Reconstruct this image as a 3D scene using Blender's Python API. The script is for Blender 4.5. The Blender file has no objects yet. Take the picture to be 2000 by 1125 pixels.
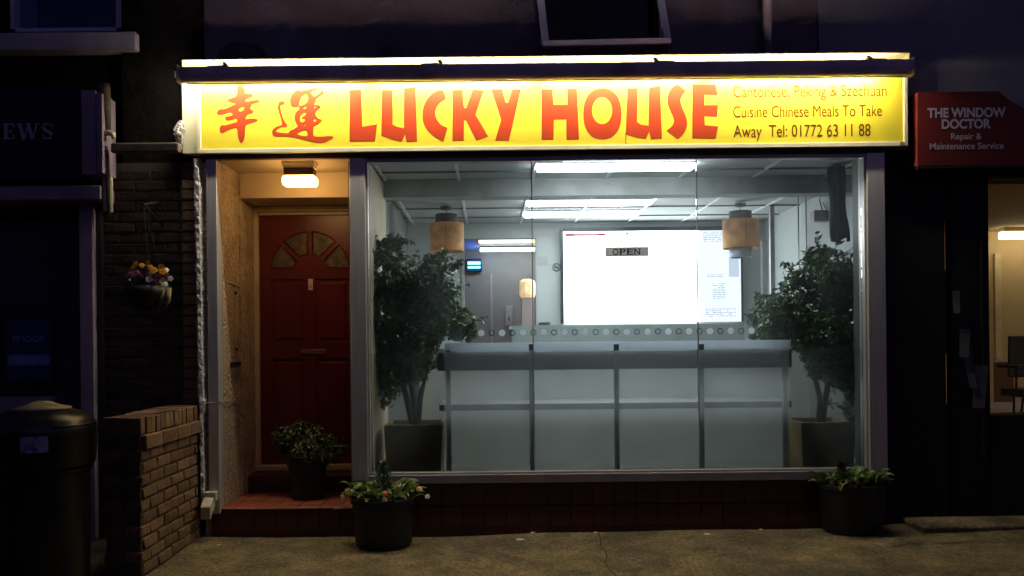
import bpy, bmesh, math, random
from mathutils import Vector, Matrix
random.seed(7)
R = random.Random(11)

# ------------------------------------------------------------------ camera
F = 1640.0          # focal length in photo pixels (photo is 2000 wide)
D = 5.94            # metres from the lens to the shopfront plane (y = 0)
H = 1.36            # lens height
U0, V0 = 955.0, 667.0
TH = 0.0105         # slight hand-held roll
sc = bpy.context.scene
cam = bpy.data.cameras.new('camera')
cam.sensor_width = 36.0
cam.lens = 36.0 * F / 2000.0
cam.shift_x = (1000 - U0) / 2000.0
cam.shift_y = (V0 - 562.5) / 2000.0
cam.clip_start = 0.05
cam.clip_end = 500
co = bpy.data.objects.new('camera', cam)
sc.collection.objects.link(co)
c_, s_ = math.cos(TH), math.sin(TH)
co.matrix_world = Matrix(((c_, s_, 0, 0), (0, 0, -1, -D), (-s_, c_, 0, H), (0, 0, 0, 1)))
sc.camera = co

# ------------------------------------------------------------------ dusk sky
w = bpy.data.worlds.new('World'); sc.world = w; w.use_nodes = True
nt = w.node_tree; nt.nodes.clear()
sky = nt.nodes.new('ShaderNodeTexSky'); sky.sky_type = 'NISHITA'; sky.sun_disc = False
sky.sun_elevation = math.radians(20.0); sky.sun_rotation = math.radians(160)
tint = nt.nodes.new('ShaderNodeMixRGB'); tint.blend_type = 'MULTIPLY'; tint.inputs[0].default_value = 1
tint.inputs[2].default_value = (0.68, 0.60, 1.55, 1)
bg = nt.nodes.new('ShaderNodeBackground'); bg.inputs[1].default_value = 0.0105
wo = nt.nodes.new('ShaderNodeOutputWorld')
nt.links.new(sky.outputs[0], tint.inputs[1]); nt.links.new(tint.outputs[0], bg.inputs[0]); nt.links.new(bg.outputs[0], wo.inputs[0])

sc.view_settings.view_transform = 'Standard'
sc.view_settings.look = 'None'
sc.view_settings.exposure = 0
sc.view_settings.gamma = 1
sc.view_settings.use_curve_mapping = False
sc.cycles.use_denoising = True
sc.cycles.max_bounces = 10
sc.cycles.diffuse_bounces = 4
sc.cycles.transparent_max_bounces = 16
sc.cycles.sample_clamp_indirect = 6
sc.cycles.caustics_reflective = False
sc.cycles.caustics_refractive = False

# ------------------------------------------------------------------ helpers
def P(u, v, y):
    """point of the street at depth y (m behind the shopfront plane) lying on the sight line through photo pixel u, v"""
    d = y + D
    r = (u - U0) * d / F; p = -(v - V0) * d / F
    return Vector((r * c_ + p * s_, y, H - r * s_ + p * c_))
def PX(u, y, v=V0): return P(u, v, y).x
def PZ(v, y, u=U0): return P(u, v, y).z

ORG = {}
def tagit(o, label=None, cat=None, group=None, kind=None):
    if label: o['label'] = label
    if cat: o['category'] = cat
    if group: o['group'] = group
    if kind: o['kind'] = kind
    return o
def thing(name, label, cat, loc=(0, 0, 0), group=None):
    o = bpy.data.objects.new(name, None); sc.collection.objects.link(o)
    o.empty_display_size = 0.1
    o.location = loc; ORG[o.name] = Vector(loc)
    return tagit(o, label, cat, group)

class MB:
    def __init__(s): s.v = []; s.f = []
    def add(s, vs, fs):
        n = len(s.v); s.v += [Vector(a) for a in vs]; s.f += [tuple(i + n for i in f) for f in fs]; return s
    def box(s, x0, x1, y0, y1, z0, z1):
        if x0 > x1: x0, x1 = x1, x0
        if y0 > y1: y0, y1 = y1, y0
        if z0 > z1: z0, z1 = z1, z0
        return s.add([(x0,y0,z0),(x1,y0,z0),(x1,y1,z0),(x0,y1,z0),(x0,y0,z1),(x1,y0,z1),(x1,y1,z1),(x0,y1,z1)],
                     [(0,3,2,1),(4,5,6,7),(0,1,5,4),(1,2,6,5),(2,3,7,6),(3,0,4,7)])
    def quad(s, a, b, c, d): return s.add([a, b, c, d], [(0, 1, 2, 3)])
    def tube(s, pts, r, n=8, caps=True):
        pts = [Vector(p) for p in pts]; rr = r if isinstance(r, (list, tuple)) else [r] * len(pts)
        base = len(s.v); k = len(pts)
        up = Vector((0.13, 0.21, 1)).normalized()
        for i, p in enumerate(pts):
            t = (pts[min(i + 1, k - 1)] - pts[max(i - 1, 0)]).normalized()
            a = t.cross(up)
            if a.length < 0.2: a = t.cross(Vector((1, 0, 0)))
            a.normalize(); b = t.cross(a)
            for j in range(n):
                q = 2 * math.pi * j / n
                s.v.append(p + (a * math.cos(q) + b * math.sin(q)) * rr[i])
        for i in range(k - 1):
            for j in range(n):
                j2 = (j + 1) % n
                s.f.append((base + i*n + j, base + (i+1)*n + j, base + (i+1)*n + j2, base + i*n + j2))
        if caps:
            s.f.append(tuple(base + j for j in range(n)))
            s.f.append(tuple(base + (k-1)*n + j for j in reversed(range(n))))
        return s
    def lathe(s, c, prof, n=24, sx=1, sy=1, caps=True):
        """prof: list of (radius, z) bottom to top"""
        base = len(s.v); k = len(prof)
        for r, z in prof:
            for j in range(n):
                q = 2 * math.pi * j / n
                s.v.append(Vector((c[0] + r * sx * math.cos(q), c[1] + r * sy * math.sin(q), c[2] + z)))
        for i in range(k - 1):
            for j in range(n):
                j2 = (j + 1) % n
                s.f.append((base + i*n + j, base + i*n + j2, base + (i+1)*n + j2, base + (i+1)*n + j))
        if caps:
            s.f.append(tuple(base + j for j in reversed(range(n))))
            s.f.append(tuple(base + (k-1)*n + j for j in range(n)))
        return s
    def disc(s, c, nrm, r, n=12, t=0.0):
        nrm = Vector(nrm).normalized(); a = nrm.orthogonal().normalized(); b = nrm.cross(a); c = Vector(c)
        vs = [c + (a*math.cos(2*math.pi*j/n) + b*math.sin(2*math.pi*j/n)) * r for j in range(n)]
        s.add(vs, [tuple(range(n))])
        if t: s.add([v - nrm * t for v in vs], [tuple(reversed(range(n)))])
        return s
    def jitter(s, a, rnd=R):
        for v in s.v:
            v.x += rnd.uniform(-a, a); v.y += rnd.uniform(-a, a); v.z += rnd.uniform(-a, a)
        return s

def part(name, mb, mat, parent=None, label=None, bevel=0.0, smooth=False, kind=None, seg=2):
    org = ORG.get(parent.name, Vector((0, 0, 0))) if parent is not None else Vector((0, 0, 0))
    me = bpy.data.meshes.new(name)
    me.from_pydata([tuple(v - org) for v in mb.v], [], mb.f); me.validate(); me.update()
    o = bpy.data.objects.new(name, me); sc.collection.objects.link(o)
    if mat: me.materials.append(mat)
    if parent is not None:
        o.parent = parent; ORG[o.name] = org
    else: ORG[o.name] = Vector((0, 0, 0))
    if smooth:
        for p in me.polygons: p.use_smooth = True
    if bevel:
        m = o.modifiers.new('bevel', 'BEVEL'); m.width = bevel; m.segments = seg; m.limit_method = 'ANGLE'
        for p in me.polygons: p.use_smooth = True
        m.harden_normals = True
    return tagit(o, label, kind=kind)

def piece(name, me, parent, loc, rot=(0, 0, 0), scale=(1, 1, 1)):
    """one of many alike pieces that share mesh data; loc in world"""
    o = bpy.data.objects.new(name, me); sc.collection.objects.link(o)
    o.parent = parent; o.location = Vector(loc) - ORG[parent.name]; o.rotation_euler = rot; o.scale = scale
    return o

def bevbox(name, sx, sy, sz, b, mat, jit=0.0, rnd=R):
    bm = bmesh.new(); bmesh.ops.create_cube(bm, size=1)
    for v in bm.verts:
        v.co.x *= sx; v.co.y *= sy; v.co.z *= sz
    if b: bmesh.ops.bevel(bm, geom=list(bm.edges), offset=b, segments=1, affect='EDGES')
    for v in bm.verts:
        v.co += Vector((rnd.uniform(-jit, jit), rnd.uniform(-jit, jit), rnd.uniform(-jit, jit)))
    me = bpy.data.meshes.new(name); bm.to_mesh(me); bm.free(); me.materials.append(mat)
    return me

# ------------------------------------------------------------------ materials
def mat(name, col, rough=0.6, metal=0.0, var=0.2, scale=6.0, bump=0.0, bscale=60.0, vary=0.0, spec=0.5,
        dirt=None, dscale=2.5, damt=0.5, coat=0.0, emit=None, estr=0.0, stretch=(1, 1, 1), detail=6):
    m = bpy.data.materials.new(name); m.use_nodes = True
    n = m.node_tree; n.nodes.clear(); L = n.links.new
    out = n.nodes.new('ShaderNodeOutputMaterial'); b = n.nodes.new('ShaderNodeBsdfPrincipled'); L(b.outputs[0], out.inputs[0])
    tc = n.nodes.new('ShaderNodeTexCoord'); mp = n.nodes.new('ShaderNodeMapping'); mp.inputs['Scale'].default_value = stretch
    L(tc.outputs['Object'], mp.inputs[0])
    nz = n.nodes.new('ShaderNodeTexNoise'); nz.inputs['Scale'].default_value = scale; nz.inputs['Detail'].default_value = detail
    L(mp.outputs[0], nz.inputs['Vector'])
    rp = n.nodes.new('ShaderNodeValToRGB'); L(nz.outputs['Fac'], rp.inputs[0])
    rp.color_ramp.elements[0].position = 0.3; rp.color_ramp.elements[1].position = 0.7
    rp.color_ramp.elements[0].color = tuple(max(0, c * (1 - var)) for c in col) + (1,)
    rp.color_ramp.elements[1].color = tuple(min(1, c * (1 + var)) for c in col) + (1,)
    cur = rp.outputs[0]
    if dirt:
        n2 = n.nodes.new('ShaderNodeTexNoise'); n2.inputs['Scale'].default_value = dscale; n2.inputs['Detail'].default_value = 9
        L(mp.outputs[0], n2.inputs['Vector'])
        r2 = n.nodes.new('ShaderNodeValToRGB'); L(n2.outputs['Fac'], r2.inputs[0])
        r2.color_ramp.elements[0].position = 0.48; r2.color_ramp.elements[1].position = 0.68
        r2.color_ramp.elements[0].color = (0, 0, 0, 1); r2.color_ramp.elements[1].color = (damt,) * 3 + (1,)
        mx = n.nodes.new('ShaderNodeMixRGB'); L(r2.outputs[0], mx.inputs[0]); L(cur, mx.inputs[1]); mx.inputs[2].default_value = tuple(dirt) + (1,)
        cur = mx.outputs[0]
    if vary:
        oi = n.nodes.new('ShaderNodeObjectInfo'); hs = n.nodes.new('ShaderNodeHueSaturation')
        ma = n.nodes.new('ShaderNodeMapRange'); ma.inputs[3].default_value = 1 - vary; ma.inputs[4].default_value = 1 + vary
        L(oi.outputs['Random'], ma.inputs[0]); L(ma.outputs[0], hs.inputs['Value']); L(cur, hs.inputs['Color']); cur = hs.outputs[0]
    L(cur, b.inputs['Base Color'])
    b.inputs['Roughness'].default_value = rough; b.inputs['Metallic'].default_value = metal
    b.inputs['Specular IOR Level'].default_value = spec; b.inputs['Coat Weight'].default_value = coat
    if rough > 0.15:
        mr = n.nodes.new('ShaderNodeMapRange'); mr.inputs[3].default_value = max(0.05, rough - 0.1); mr.inputs[4].default_value = min(1, rough + 0.12)
        L(nz.outputs['Fac'], mr.inputs[0]); L(mr.outputs[0], b.inputs['Roughness'])
    if coat: b.inputs['Coat Roughness'].default_value = 0.38
    if bump:
        n3 = n.nodes.new('ShaderNodeTexNoise'); n3.inputs['Scale'].default_value = bscale; n3.inputs['Detail'].default_value = 8
        L(mp.outputs[0], n3.inputs['Vector'])
        bp = n.nodes.new('ShaderNodeBump'); bp.inputs['Strength'].default_value = 1.0; bp.inputs['Distance'].default_value = bump
        L(n3.outputs['Fac'], bp.inputs['Height']); L(bp.outputs[0], b.inputs['Normal'])
    if emit:
        b.inputs['Emission Color'].default_value = tuple(emit) + (1,); b.inputs['Emission Strength'].default_value = estr
    return m
def glow(name, col, strength):
    m = bpy.data.materials.new(name); m.use_nodes = True
    n = m.node_tree; n.nodes.clear()
    e = n.nodes.new('ShaderNodeEmission'); e.inputs[0].default_value = tuple(col) + (1,); e.inputs[1].default_value = strength
    o = n.nodes.new('ShaderNodeOutputMaterial'); n.links.new(e.outputs[0], o.inputs[0]); return m
def glass(name, tintc=(0.93, 0.96, 0.95), refl=0.06):
    m = bpy.data.materials.new(name); m.use_nodes = True
    n = m.node_tree; n.nodes.clear(); L = n.links.new
    o = n.nodes.new('ShaderNodeOutputMaterial'); mx = n.nodes.new('ShaderNodeMixShader')
    fr = n.nodes.new('ShaderNodeFresnel'); fr.inputs[0].default_value = 1.45
    t = n.nodes.new('ShaderNodeBsdfTransparent'); t.inputs[0].default_value = tintc + (1,)
    g = n.nodes.new('ShaderNodeBsdfGlossy'); g.inputs['Roughness'].default_value = 0.02
    hz = n.nodes.new('ShaderNodeBsdfTranslucent'); hz.inputs[0].default_value = (0.85, 0.88, 0.9, 1)
    nz = n.nodes.new('ShaderNodeTexNoise'); nz.inputs['Scale'].default_value = 2.2; nz.inputs['Detail'].default_value = 7
    nr = n.nodes.new('ShaderNodeMapRange'); nr.inputs[1].default_value = 0.35; nr.inputs[2].default_value = 0.75; nr.inputs[3].default_value = 0.005; nr.inputs[4].default_value = 0.05
    L(nz.outputs['Fac'], nr.inputs[0]); hm = n.nodes.new('ShaderNodeMixShader'); L(nr.outputs[0], hm.inputs[0]); L(t.outputs[0], hm.inputs[1]); L(hz.outputs[0], hm.inputs[2])
    L(fr.outputs[0], mx.inputs[0]); L(hm.outputs[0], mx.inputs[1]); L(g.outputs[0], mx.inputs[2]); L(mx.outputs[0], o.inputs[0])
    return m
def frosted(name, veil=(0.20, 0.28), rough=0.14):
    m = bpy.data.materials.new(name); m.use_nodes = True
    n = m.node_tree; n.nodes.clear(); L = n.links.new
    o = n.nodes.new('ShaderNodeOutputMaterial'); mx = n.nodes.new('ShaderNodeMixShader'); mx.inputs[0].default_value = 0.22
    g = n.nodes.new('ShaderNodeBsdfGlass'); g.inputs['Roughness'].default_value = rough; g.inputs['IOR'].default_value = 1.2
    g.inputs['Color'].default_value = (0.97, 0.985, 0.975, 1)
    t = n.nodes.new('ShaderNodeBsdfTranslucent'); t.inputs[0].default_value = (0.88, 0.90, 0.89, 1)
    nz = n.nodes.new('ShaderNodeTexNoise'); nz.inputs['Scale'].default_value = 3; nz.inputs['Detail'].default_value = 5
    mr = n.nodes.new('ShaderNodeMapRange'); mr.inputs[3].default_value = veil[0]; mr.inputs[4].default_value = veil[1]
    L(nz.outputs['Fac'], mr.inputs[0]); L(mr.outputs[0], mx.inputs[0])
    L(g.outputs[0], mx.inputs[1]); L(t.outputs[0], mx.inputs[2]); L(mx.outputs[0], o.inputs[0])
    return m
def leafmat(name, col, vary=0.35, rough=0.4):
    m = bpy.data.materials.new(name); m.use_nodes = True
    n = m.node_tree; n.nodes.clear(); L = n.links.new
    o = n.nodes.new('ShaderNodeOutputMaterial'); b = n.nodes.new('ShaderNodeBsdfPrincipled')
    g = n.nodes.new('ShaderNodeNewGeometry'); hs = n.nodes.new('ShaderNodeHueSaturation'); hs.inputs['Color'].default_value = tuple(col) + (1,)
    a = n.nodes.new('ShaderNodeMapRange'); a.inputs[3].default_value = 1 - vary; a.inputs[4].default_value = 1 + vary
    h = n.nodes.new('ShaderNodeMapRange'); h.inputs[3].default_value = 0.47; h.inputs[4].default_value = 0.53
    L(g.outputs['Random Per Island'], a.inputs[0]); L(g.outputs['Random Per Island'], h.inputs[0])
    L(a.outputs[0], hs.inputs['Value']); L(h.outputs[0], hs.inputs['Hue']); L(hs.outputs[0], b.inputs['Base Color'])
    b.inputs['Roughness'].default_value = rough
    tr = n.nodes.new('ShaderNodeBsdfTranslucent'); L(hs.outputs[0], tr.inputs[0])
    mx = n.nodes.new('ShaderNodeMixShader'); mx.inputs[0].default_value = 0.25
    L(b.outputs[0], mx.inputs[1]); L(tr.outputs[0], mx.inputs[2]); L(mx.outputs[0], o.inputs[0]); return m

M = {}
M['render'] = mat('dark_render', (0.20, 0.17, 0.17), 0.9, var=0.25, scale=3, bump=0.006, bscale=45, dirt=(0.08, 0.06, 0.06), dscale=1.2)
M['render_right'] = mat('grey_render', (0.30, 0.29, 0.30), 0.9, var=0.15, scale=3, bump=0.006, bscale=45)
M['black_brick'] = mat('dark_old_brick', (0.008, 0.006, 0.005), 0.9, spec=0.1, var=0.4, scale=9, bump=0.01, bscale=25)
M['stone_sill'] = mat('painted_stone', (0.42, 0.36, 0.38), 0.8, var=0.2, bump=0.002)
M['upvc'] = mat('white_window_frame', (0.62, 0.58, 0.66), 0.4, var=0.06)
M['paint_purple'] = mat('weathered_lilac_paint', (0.33, 0.25, 0.30), 0.6, var=0.2, dirt=(0.2, 0.12, 0.15))
M['plaque'] = mat('pewter_plaque', (0.42, 0.40, 0.37), 0.5, var=0.2, scale=20)
M['arch'] = mat('dark_arch_patch', (0.10, 0.08, 0.075), 0.9, var=0.3)
M['black'] = mat('black_paint', (0.012, 0.011, 0.012), 0.6, var=0.3)
M['flat_black'] = mat('matte_black', (0.008, 0.007, 0.007), 0.85, var=0.5)
M['alu'] = mat('brushed_aluminium', (0.62, 0.59, 0.55), 0.42, metal=0.55, var=0.08, scale=4, stretch=(14, 14, 1), bump=0.0004, bscale=90)
M['alu_dark'] = mat('dull_aluminium', (0.38, 0.34, 0.34), 0.45, metal=0.5, var=0.12)
M['brown_soffit'] = mat('brown_soffit_paint', (0.10, 0.045, 0.03), 0.7)
M['cream'] = mat('cream_plastic', (0.84, 0.77, 0.50), 0.5, var=0.1, scale=3)
M['cream_dirty'] = mat('grubby_cream_plastic', (0.62, 0.56, 0.38), 0.55, var=0.25, scale=12, dirt=(0.25, 0.2, 0.12), dscale=6)
M['sign_yellow'] = mat('yellow_sign_face', (0.80, 0.66, 0.036), 0.5, var=0.04, scale=2, spec=0.25, coat=0.35)
M['sign_red'] = mat('red_sign_vinyl', (0.46, 0.046, 0.010), 0.6, var=0.04, spec=0.15)
M['sign_outline'] = mat('brown_letter_edge', (0.30, 0.06, 0.0), 0.5, var=0.04)
M['sign_brown'] = mat('brown_red_sign_vinyl', (0.13, 0.036, 0.002), 0.6, var=0.04, spec=0.05)
M['cassette'] = mat('dark_awning_case', (0.62, 0.48, 0.52), 0.5, var=0.15, scale=5, dirt=(0.12, 0.07, 0.05), dscale=3)
M['wall_porch'] = mat('porch_textured_render', (0.58, 0.46, 0.30), 0.85, var=0.3, scale=30, bump=0.03, bscale=38, dirt=(0.28, 0.2, 0.12), dscale=5, damt=0.6)
M['porch_smooth'] = mat('porch_cream_paint', (0.60, 0.47, 0.30), 0.65, var=0.1, scale=3, bump=0.001, bscale=30)
M['frame_cream'] = mat('door_frame_cream', (0.62, 0.50, 0.34), 0.5, var=0.1)
M['door_red'] = mat('oxblood_door_paint', (0.12, 0.012, 0.008), 0.35, var=0.15, scale=3, coat=0.1)
M['door_moulding'] = mat('door_moulding_paint', (0.11, 0.010, 0.008), 0.35, var=0.15)
M['fan_glass'] = mat('obscured_fanlight_glass', (0.13, 0.10, 0.06), 0.25, var=0.5, scale=18, bump=0.003, bscale=40)
M['brass'] = mat('dull_brass', (0.30, 0.22, 0.10), 0.4, metal=0.7)
M['tile_brown'] = mat('glazed_oxblood_tile', (0.075, 0.015, 0.011), 0.45, var=0.25, scale=5, vary=0.10)
M['tile_step'] = mat('red_quarry_tile', (0.32, 0.085, 0.035), 0.45, var=0.25, scale=8, vary=0.10, dirt=(0.15, 0.05, 0.03), dscale=6)
M['grout'] = mat('grey_grout', (0.10, 0.045, 0.038), 0.9)
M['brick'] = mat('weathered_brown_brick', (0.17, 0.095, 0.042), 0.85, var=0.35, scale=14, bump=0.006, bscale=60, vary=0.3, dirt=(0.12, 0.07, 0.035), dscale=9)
M['brick_dark'] = mat('shaded_brown_brick', (0.045, 0.022, 0.012), 0.85, var=0.35, scale=14, bump=0.006, bscale=60, vary=0.3)  # pier shade put in the colour; the lit quoin bricks use the brown
M['mortar'] = mat('brown_mortar', (0.085, 0.056, 0.032), 0.95, var=0.3, bump=0.004)
M['mortar_light'] = mat('pale_mortar', (0.07, 0.055, 0.04), 0.95, var=0.3, bump=0.004)
M['plaster'] = mat('rough_white_plaster', (0.62, 0.58, 0.52), 0.9, var=0.35, scale=40, bump=0.02, bscale=50, dirt=(0.25, 0.2, 0.15), dscale=18)
M['terracotta_old'] = mat('old_pipe', (0.12, 0.09, 0.055), 0.7, var=0.4, scale=12, bump=0.004)
M['iron'] = mat('black_iron', (0.015, 0.014, 0.013), 0.5)
M['pot_black'] = mat('black_plastic_pot', (0.010, 0.010, 0.010), 0.5)
M['soil'] = mat('dark_soil', (0.02, 0.014, 0.01), 1, var=0.5, scale=40, bump=0.02)
M['int_wall'] = mat('grey_green_wall', (0.44, 0.47, 0.46), 0.7, var=0.07, scale=2, bump=0.0006)
M['int_wall_grimy'] = mat('grimy_kitchen_wall', (0.42, 0.41, 0.40), 0.5, var=0.15, scale=4, dirt=(0.2, 0.2, 0.22), dscale=4, damt=0.45)
M['int_dark'] = mat('dark_interior_wall', (0.10, 0.105, 0.10), 0.6, var=0.1)
M['ceil_tile'] = mat('ceiling_tile_board', (0.42, 0.44, 0.43), 0.8, var=0.06, scale=20, bump=0.0008, bscale=150)
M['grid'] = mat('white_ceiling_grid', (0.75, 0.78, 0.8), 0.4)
M['floor_in'] = mat('shop_floor_vinyl', (0.36, 0.35, 0.32), 0.4, var=0.2)
M['counter'] = mat('grey_green_counter', (0.30, 0.35, 0.34), 0.35, var=0.08)
M['white_board'] = mat('white_melamine', (0.85, 0.87, 0.85), 0.5, var=0.05)
M['grey_post'] = mat('grey_metal_post', (0.32, 0.31, 0.33), 0.4, metal=0.4)
M['taupe'] = mat('taupe_board', (0.34, 0.25, 0.23), 0.6, var=0.08)
M['shelf'] = mat('grey_shelf', (0.20, 0.20, 0.20), 0.5)
M['worktop'] = mat('pale_worktop', (0.66, 0.70, 0.72), 0.3)
M['dark_clip'] = mat('dark_clip', (0.03, 0.03, 0.04), 0.4)
M['bark'] = mat('grey_brown_bark', (0.04, 0.03, 0.022), 0.9, var=0.4, scale=15, bump=0.01, stretch=(1, 1, 0.3))
M['pot_stone'] = mat('brown_stone_planter', (0.42, 0.28, 0.13), 0.8, var=0.2, bump=0.003)
M['shade'] = mat('amber_parchment_shade', (0.36, 0.17, 0.06), 0.7, var=0.5, scale=9, emit=(0.9, 0.42, 0.12), estr=0.08)
M['shade_dark'] = mat('charcoal_lamp_collar', (0.09, 0.075, 0.07), 0.7, var=0.3, scale=30)
M['shade_grey'] = mat('smoky_lamp_inner', (0.32, 0.36, 0.42), 0.5, var=0.4, scale=12)
M['mottled_shade'] = mat('mottled_lantern', (0.8, 0.55, 0.3), 0.6, var=0.4, scale=14, emit=(1, 0.62, 0.32), estr=0.6)
M['frame_black'] = mat('black_display_frame', (0.012, 0.014, 0.022), 0.35)
M['curtain'] = mat('dark_drape', (0.010, 0.011, 0.018), 0.9, var=0.5, scale=10)
M['red_sign'] = mat('dark_red_sign_board', (0.17, 0.014, 0.006), 0.6, var=0.12)
M['letter_white'] = mat('white_vinyl_letter', (0.75, 0.7, 0.72), 0.5, var=0.03)
M['tan_wall'] = mat('tan_wall', (0.62, 0.48, 0.28), 0.8, var=0.04)
M['tan_ceiling'] = mat('tan_ceiling', (0.42, 0.32, 0.2), 0.8, var=0.04)
M['paper'] = mat('grey_paper', (0.10, 0.09, 0.09), 0.7, var=0.2)
M['blue_poster'] = mat('blue_poster_print', (0.025, 0.03, 0.12), 0.5, var=0.3, scale=5)
M['pale_blue'] = mat('pale_blue_print', (0.22, 0.24, 0.5), 0.6, var=0.3, scale=14)
M['bin_black'] = mat('black_moulded_bin', (0.010, 0.010, 0.009), 0.32, var=0.3, scale=12)
M['bin_label'] = mat('scuffed_bin_label', (0.36, 0.36, 0.52), 0.6, var=0.3, scale=20, dirt=(0.02, 0.02, 0.03), dscale=16, damt=1.0)
M['bin_top'] = mat('bin_cap_highlight', (0.42, 0.36, 0.2), 0.5, var=0.3, scale=10)  # warm sign light on the black lid, put in the cap colour
M['clear'] = glass('clear_glass')
M['dark_glass'] = mat('dark_window_glass', (0.006, 0.006, 0.010), 0.10, var=0.1, spec=0.15)
M['dark_glass_blue'] = mat('curtained_window_glass', (0.012, 0.016, 0.08), 0.15, var=0.2, spec=0.5)
M['film'] = frosted('frosted_film')
M['film_thin'] = frosted('thin_frosted_film', (0.03, 0.08), 0.12)
M['dot_white'] = mat('white_frosted_dot', (0.75, 0.8, 0.82), 0.5, var=0.03)
def make_translucent(m, f, col):
    n = m.node_tree; L = n.links.new; o = [x for x in n.nodes if x.type == 'OUTPUT_MATERIAL'][0]; b = [x for x in n.nodes if x.type == 'BSDF_PRINCIPLED'][0]
    t = n.nodes.new('ShaderNodeBsdfTranslucent'); t.inputs[0].default_value = col + (1,); x = n.nodes.new('ShaderNodeMixShader'); x.inputs[0].default_value = f
    L(b.outputs[0], x.inputs[1]); L(t.outputs[0], x.inputs[2]); L(x.outputs[0], o.inputs[0])
make_translucent(M['dot_white'], 0.75, (0.9, 0.95, 0.97))
make_translucent(M['worktop'], 0.7, (0.85, 0.9, 0.95))
M['dot_ring'] = mat('dark_ring_dot', (0.03, 0.035, 0.04), 0.5, var=0.03)
M['joint'] = mat('grey_silicone', (0.30, 0.32, 0.32), 0.4)
M['steel'] = mat('grubby_plate', (0.30, 0.30, 0.29), 0.45, metal=0.3, var=0.3, scale=14)
M['leaf_tree'] = leafmat('glossy_bay_leaf', (0.07, 0.12, 0.035))
M['leaf_dark'] = leafmat('dark_leaf', (0.05, 0.062, 0.018))
M['leaf_shrub'] = leafmat('shrub_leaf', (0.085, 0.10, 0.03))
M['leaf_bright'] = leafmat('primula_leaf', (0.13, 0.19, 0.05), 0.4)
M['conifer'] = leafmat('conifer_green', (0.03, 0.06, 0.018))
M['conifer_brown'] = leafmat('dry_conifer', (0.07, 0.05, 0.02))
M['petal_yellow'] = leafmat('yellow_petal', (0.65, 0.28, 0.01), 0.2)
M['petal_purple'] = leafmat('purple_petal', (0.10, 0.025, 0.08), 0.4)
M['petal_white'] = leafmat('white_petal', (0.75, 0.7, 0.6), 0.15)
M['petal_red'] = leafmat('red_petal', (0.55, 0.02, 0.015), 0.2)
M['petal_cream'] = leafmat('cream_petal', (0.75, 0.60, 0.28), 0.2)
M['litter_white'] = mat('pale_litter', (0.6, 0.55, 0.45), 0.8)
M['backboard'] = mat('aged_cream_backboard', (0.40, 0.34, 0.18), 0.6, var=0.12)
M['tube'] = glow('sign_fluorescent', (1.0, 0.93, 0.74), 150)
M['tube_shade'] = M['cream']
M['panel_glow'] = glow('cool_ceiling_panel', (0.88, 0.95, 1.0), 32.0)
M['panel_glow_rear'] = glow('cool_rear_ceiling_panel', (0.86, 0.94, 1.0), 23.0)
M['screen_glow'] = glow('menu_backlight', (0.88, 0.94, 1.0), 9)
M['porch_glow'] = glow('porch_bulkhead_diffuser', (1.0, 0.58, 0.21), 23)
M['room_glow'] = glow('warm_room_tube', (1.0, 0.78, 0.48), 8.5)
M['warm_glow'] = glow('warm_kitchen_tube', (1.0, 0.62, 0.3), 5)
M['white_glow'] = glow('white_kitchen_tube', (0.9, 0.97, 1.0), 14)
M['blue_glow'] = glow('blue_fly_killer_tube', (0.04, 0.20, 1.0), 26)

make_translucent(M['plaque'], 0.5, (0.8, 0.75, 0.7))
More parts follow.
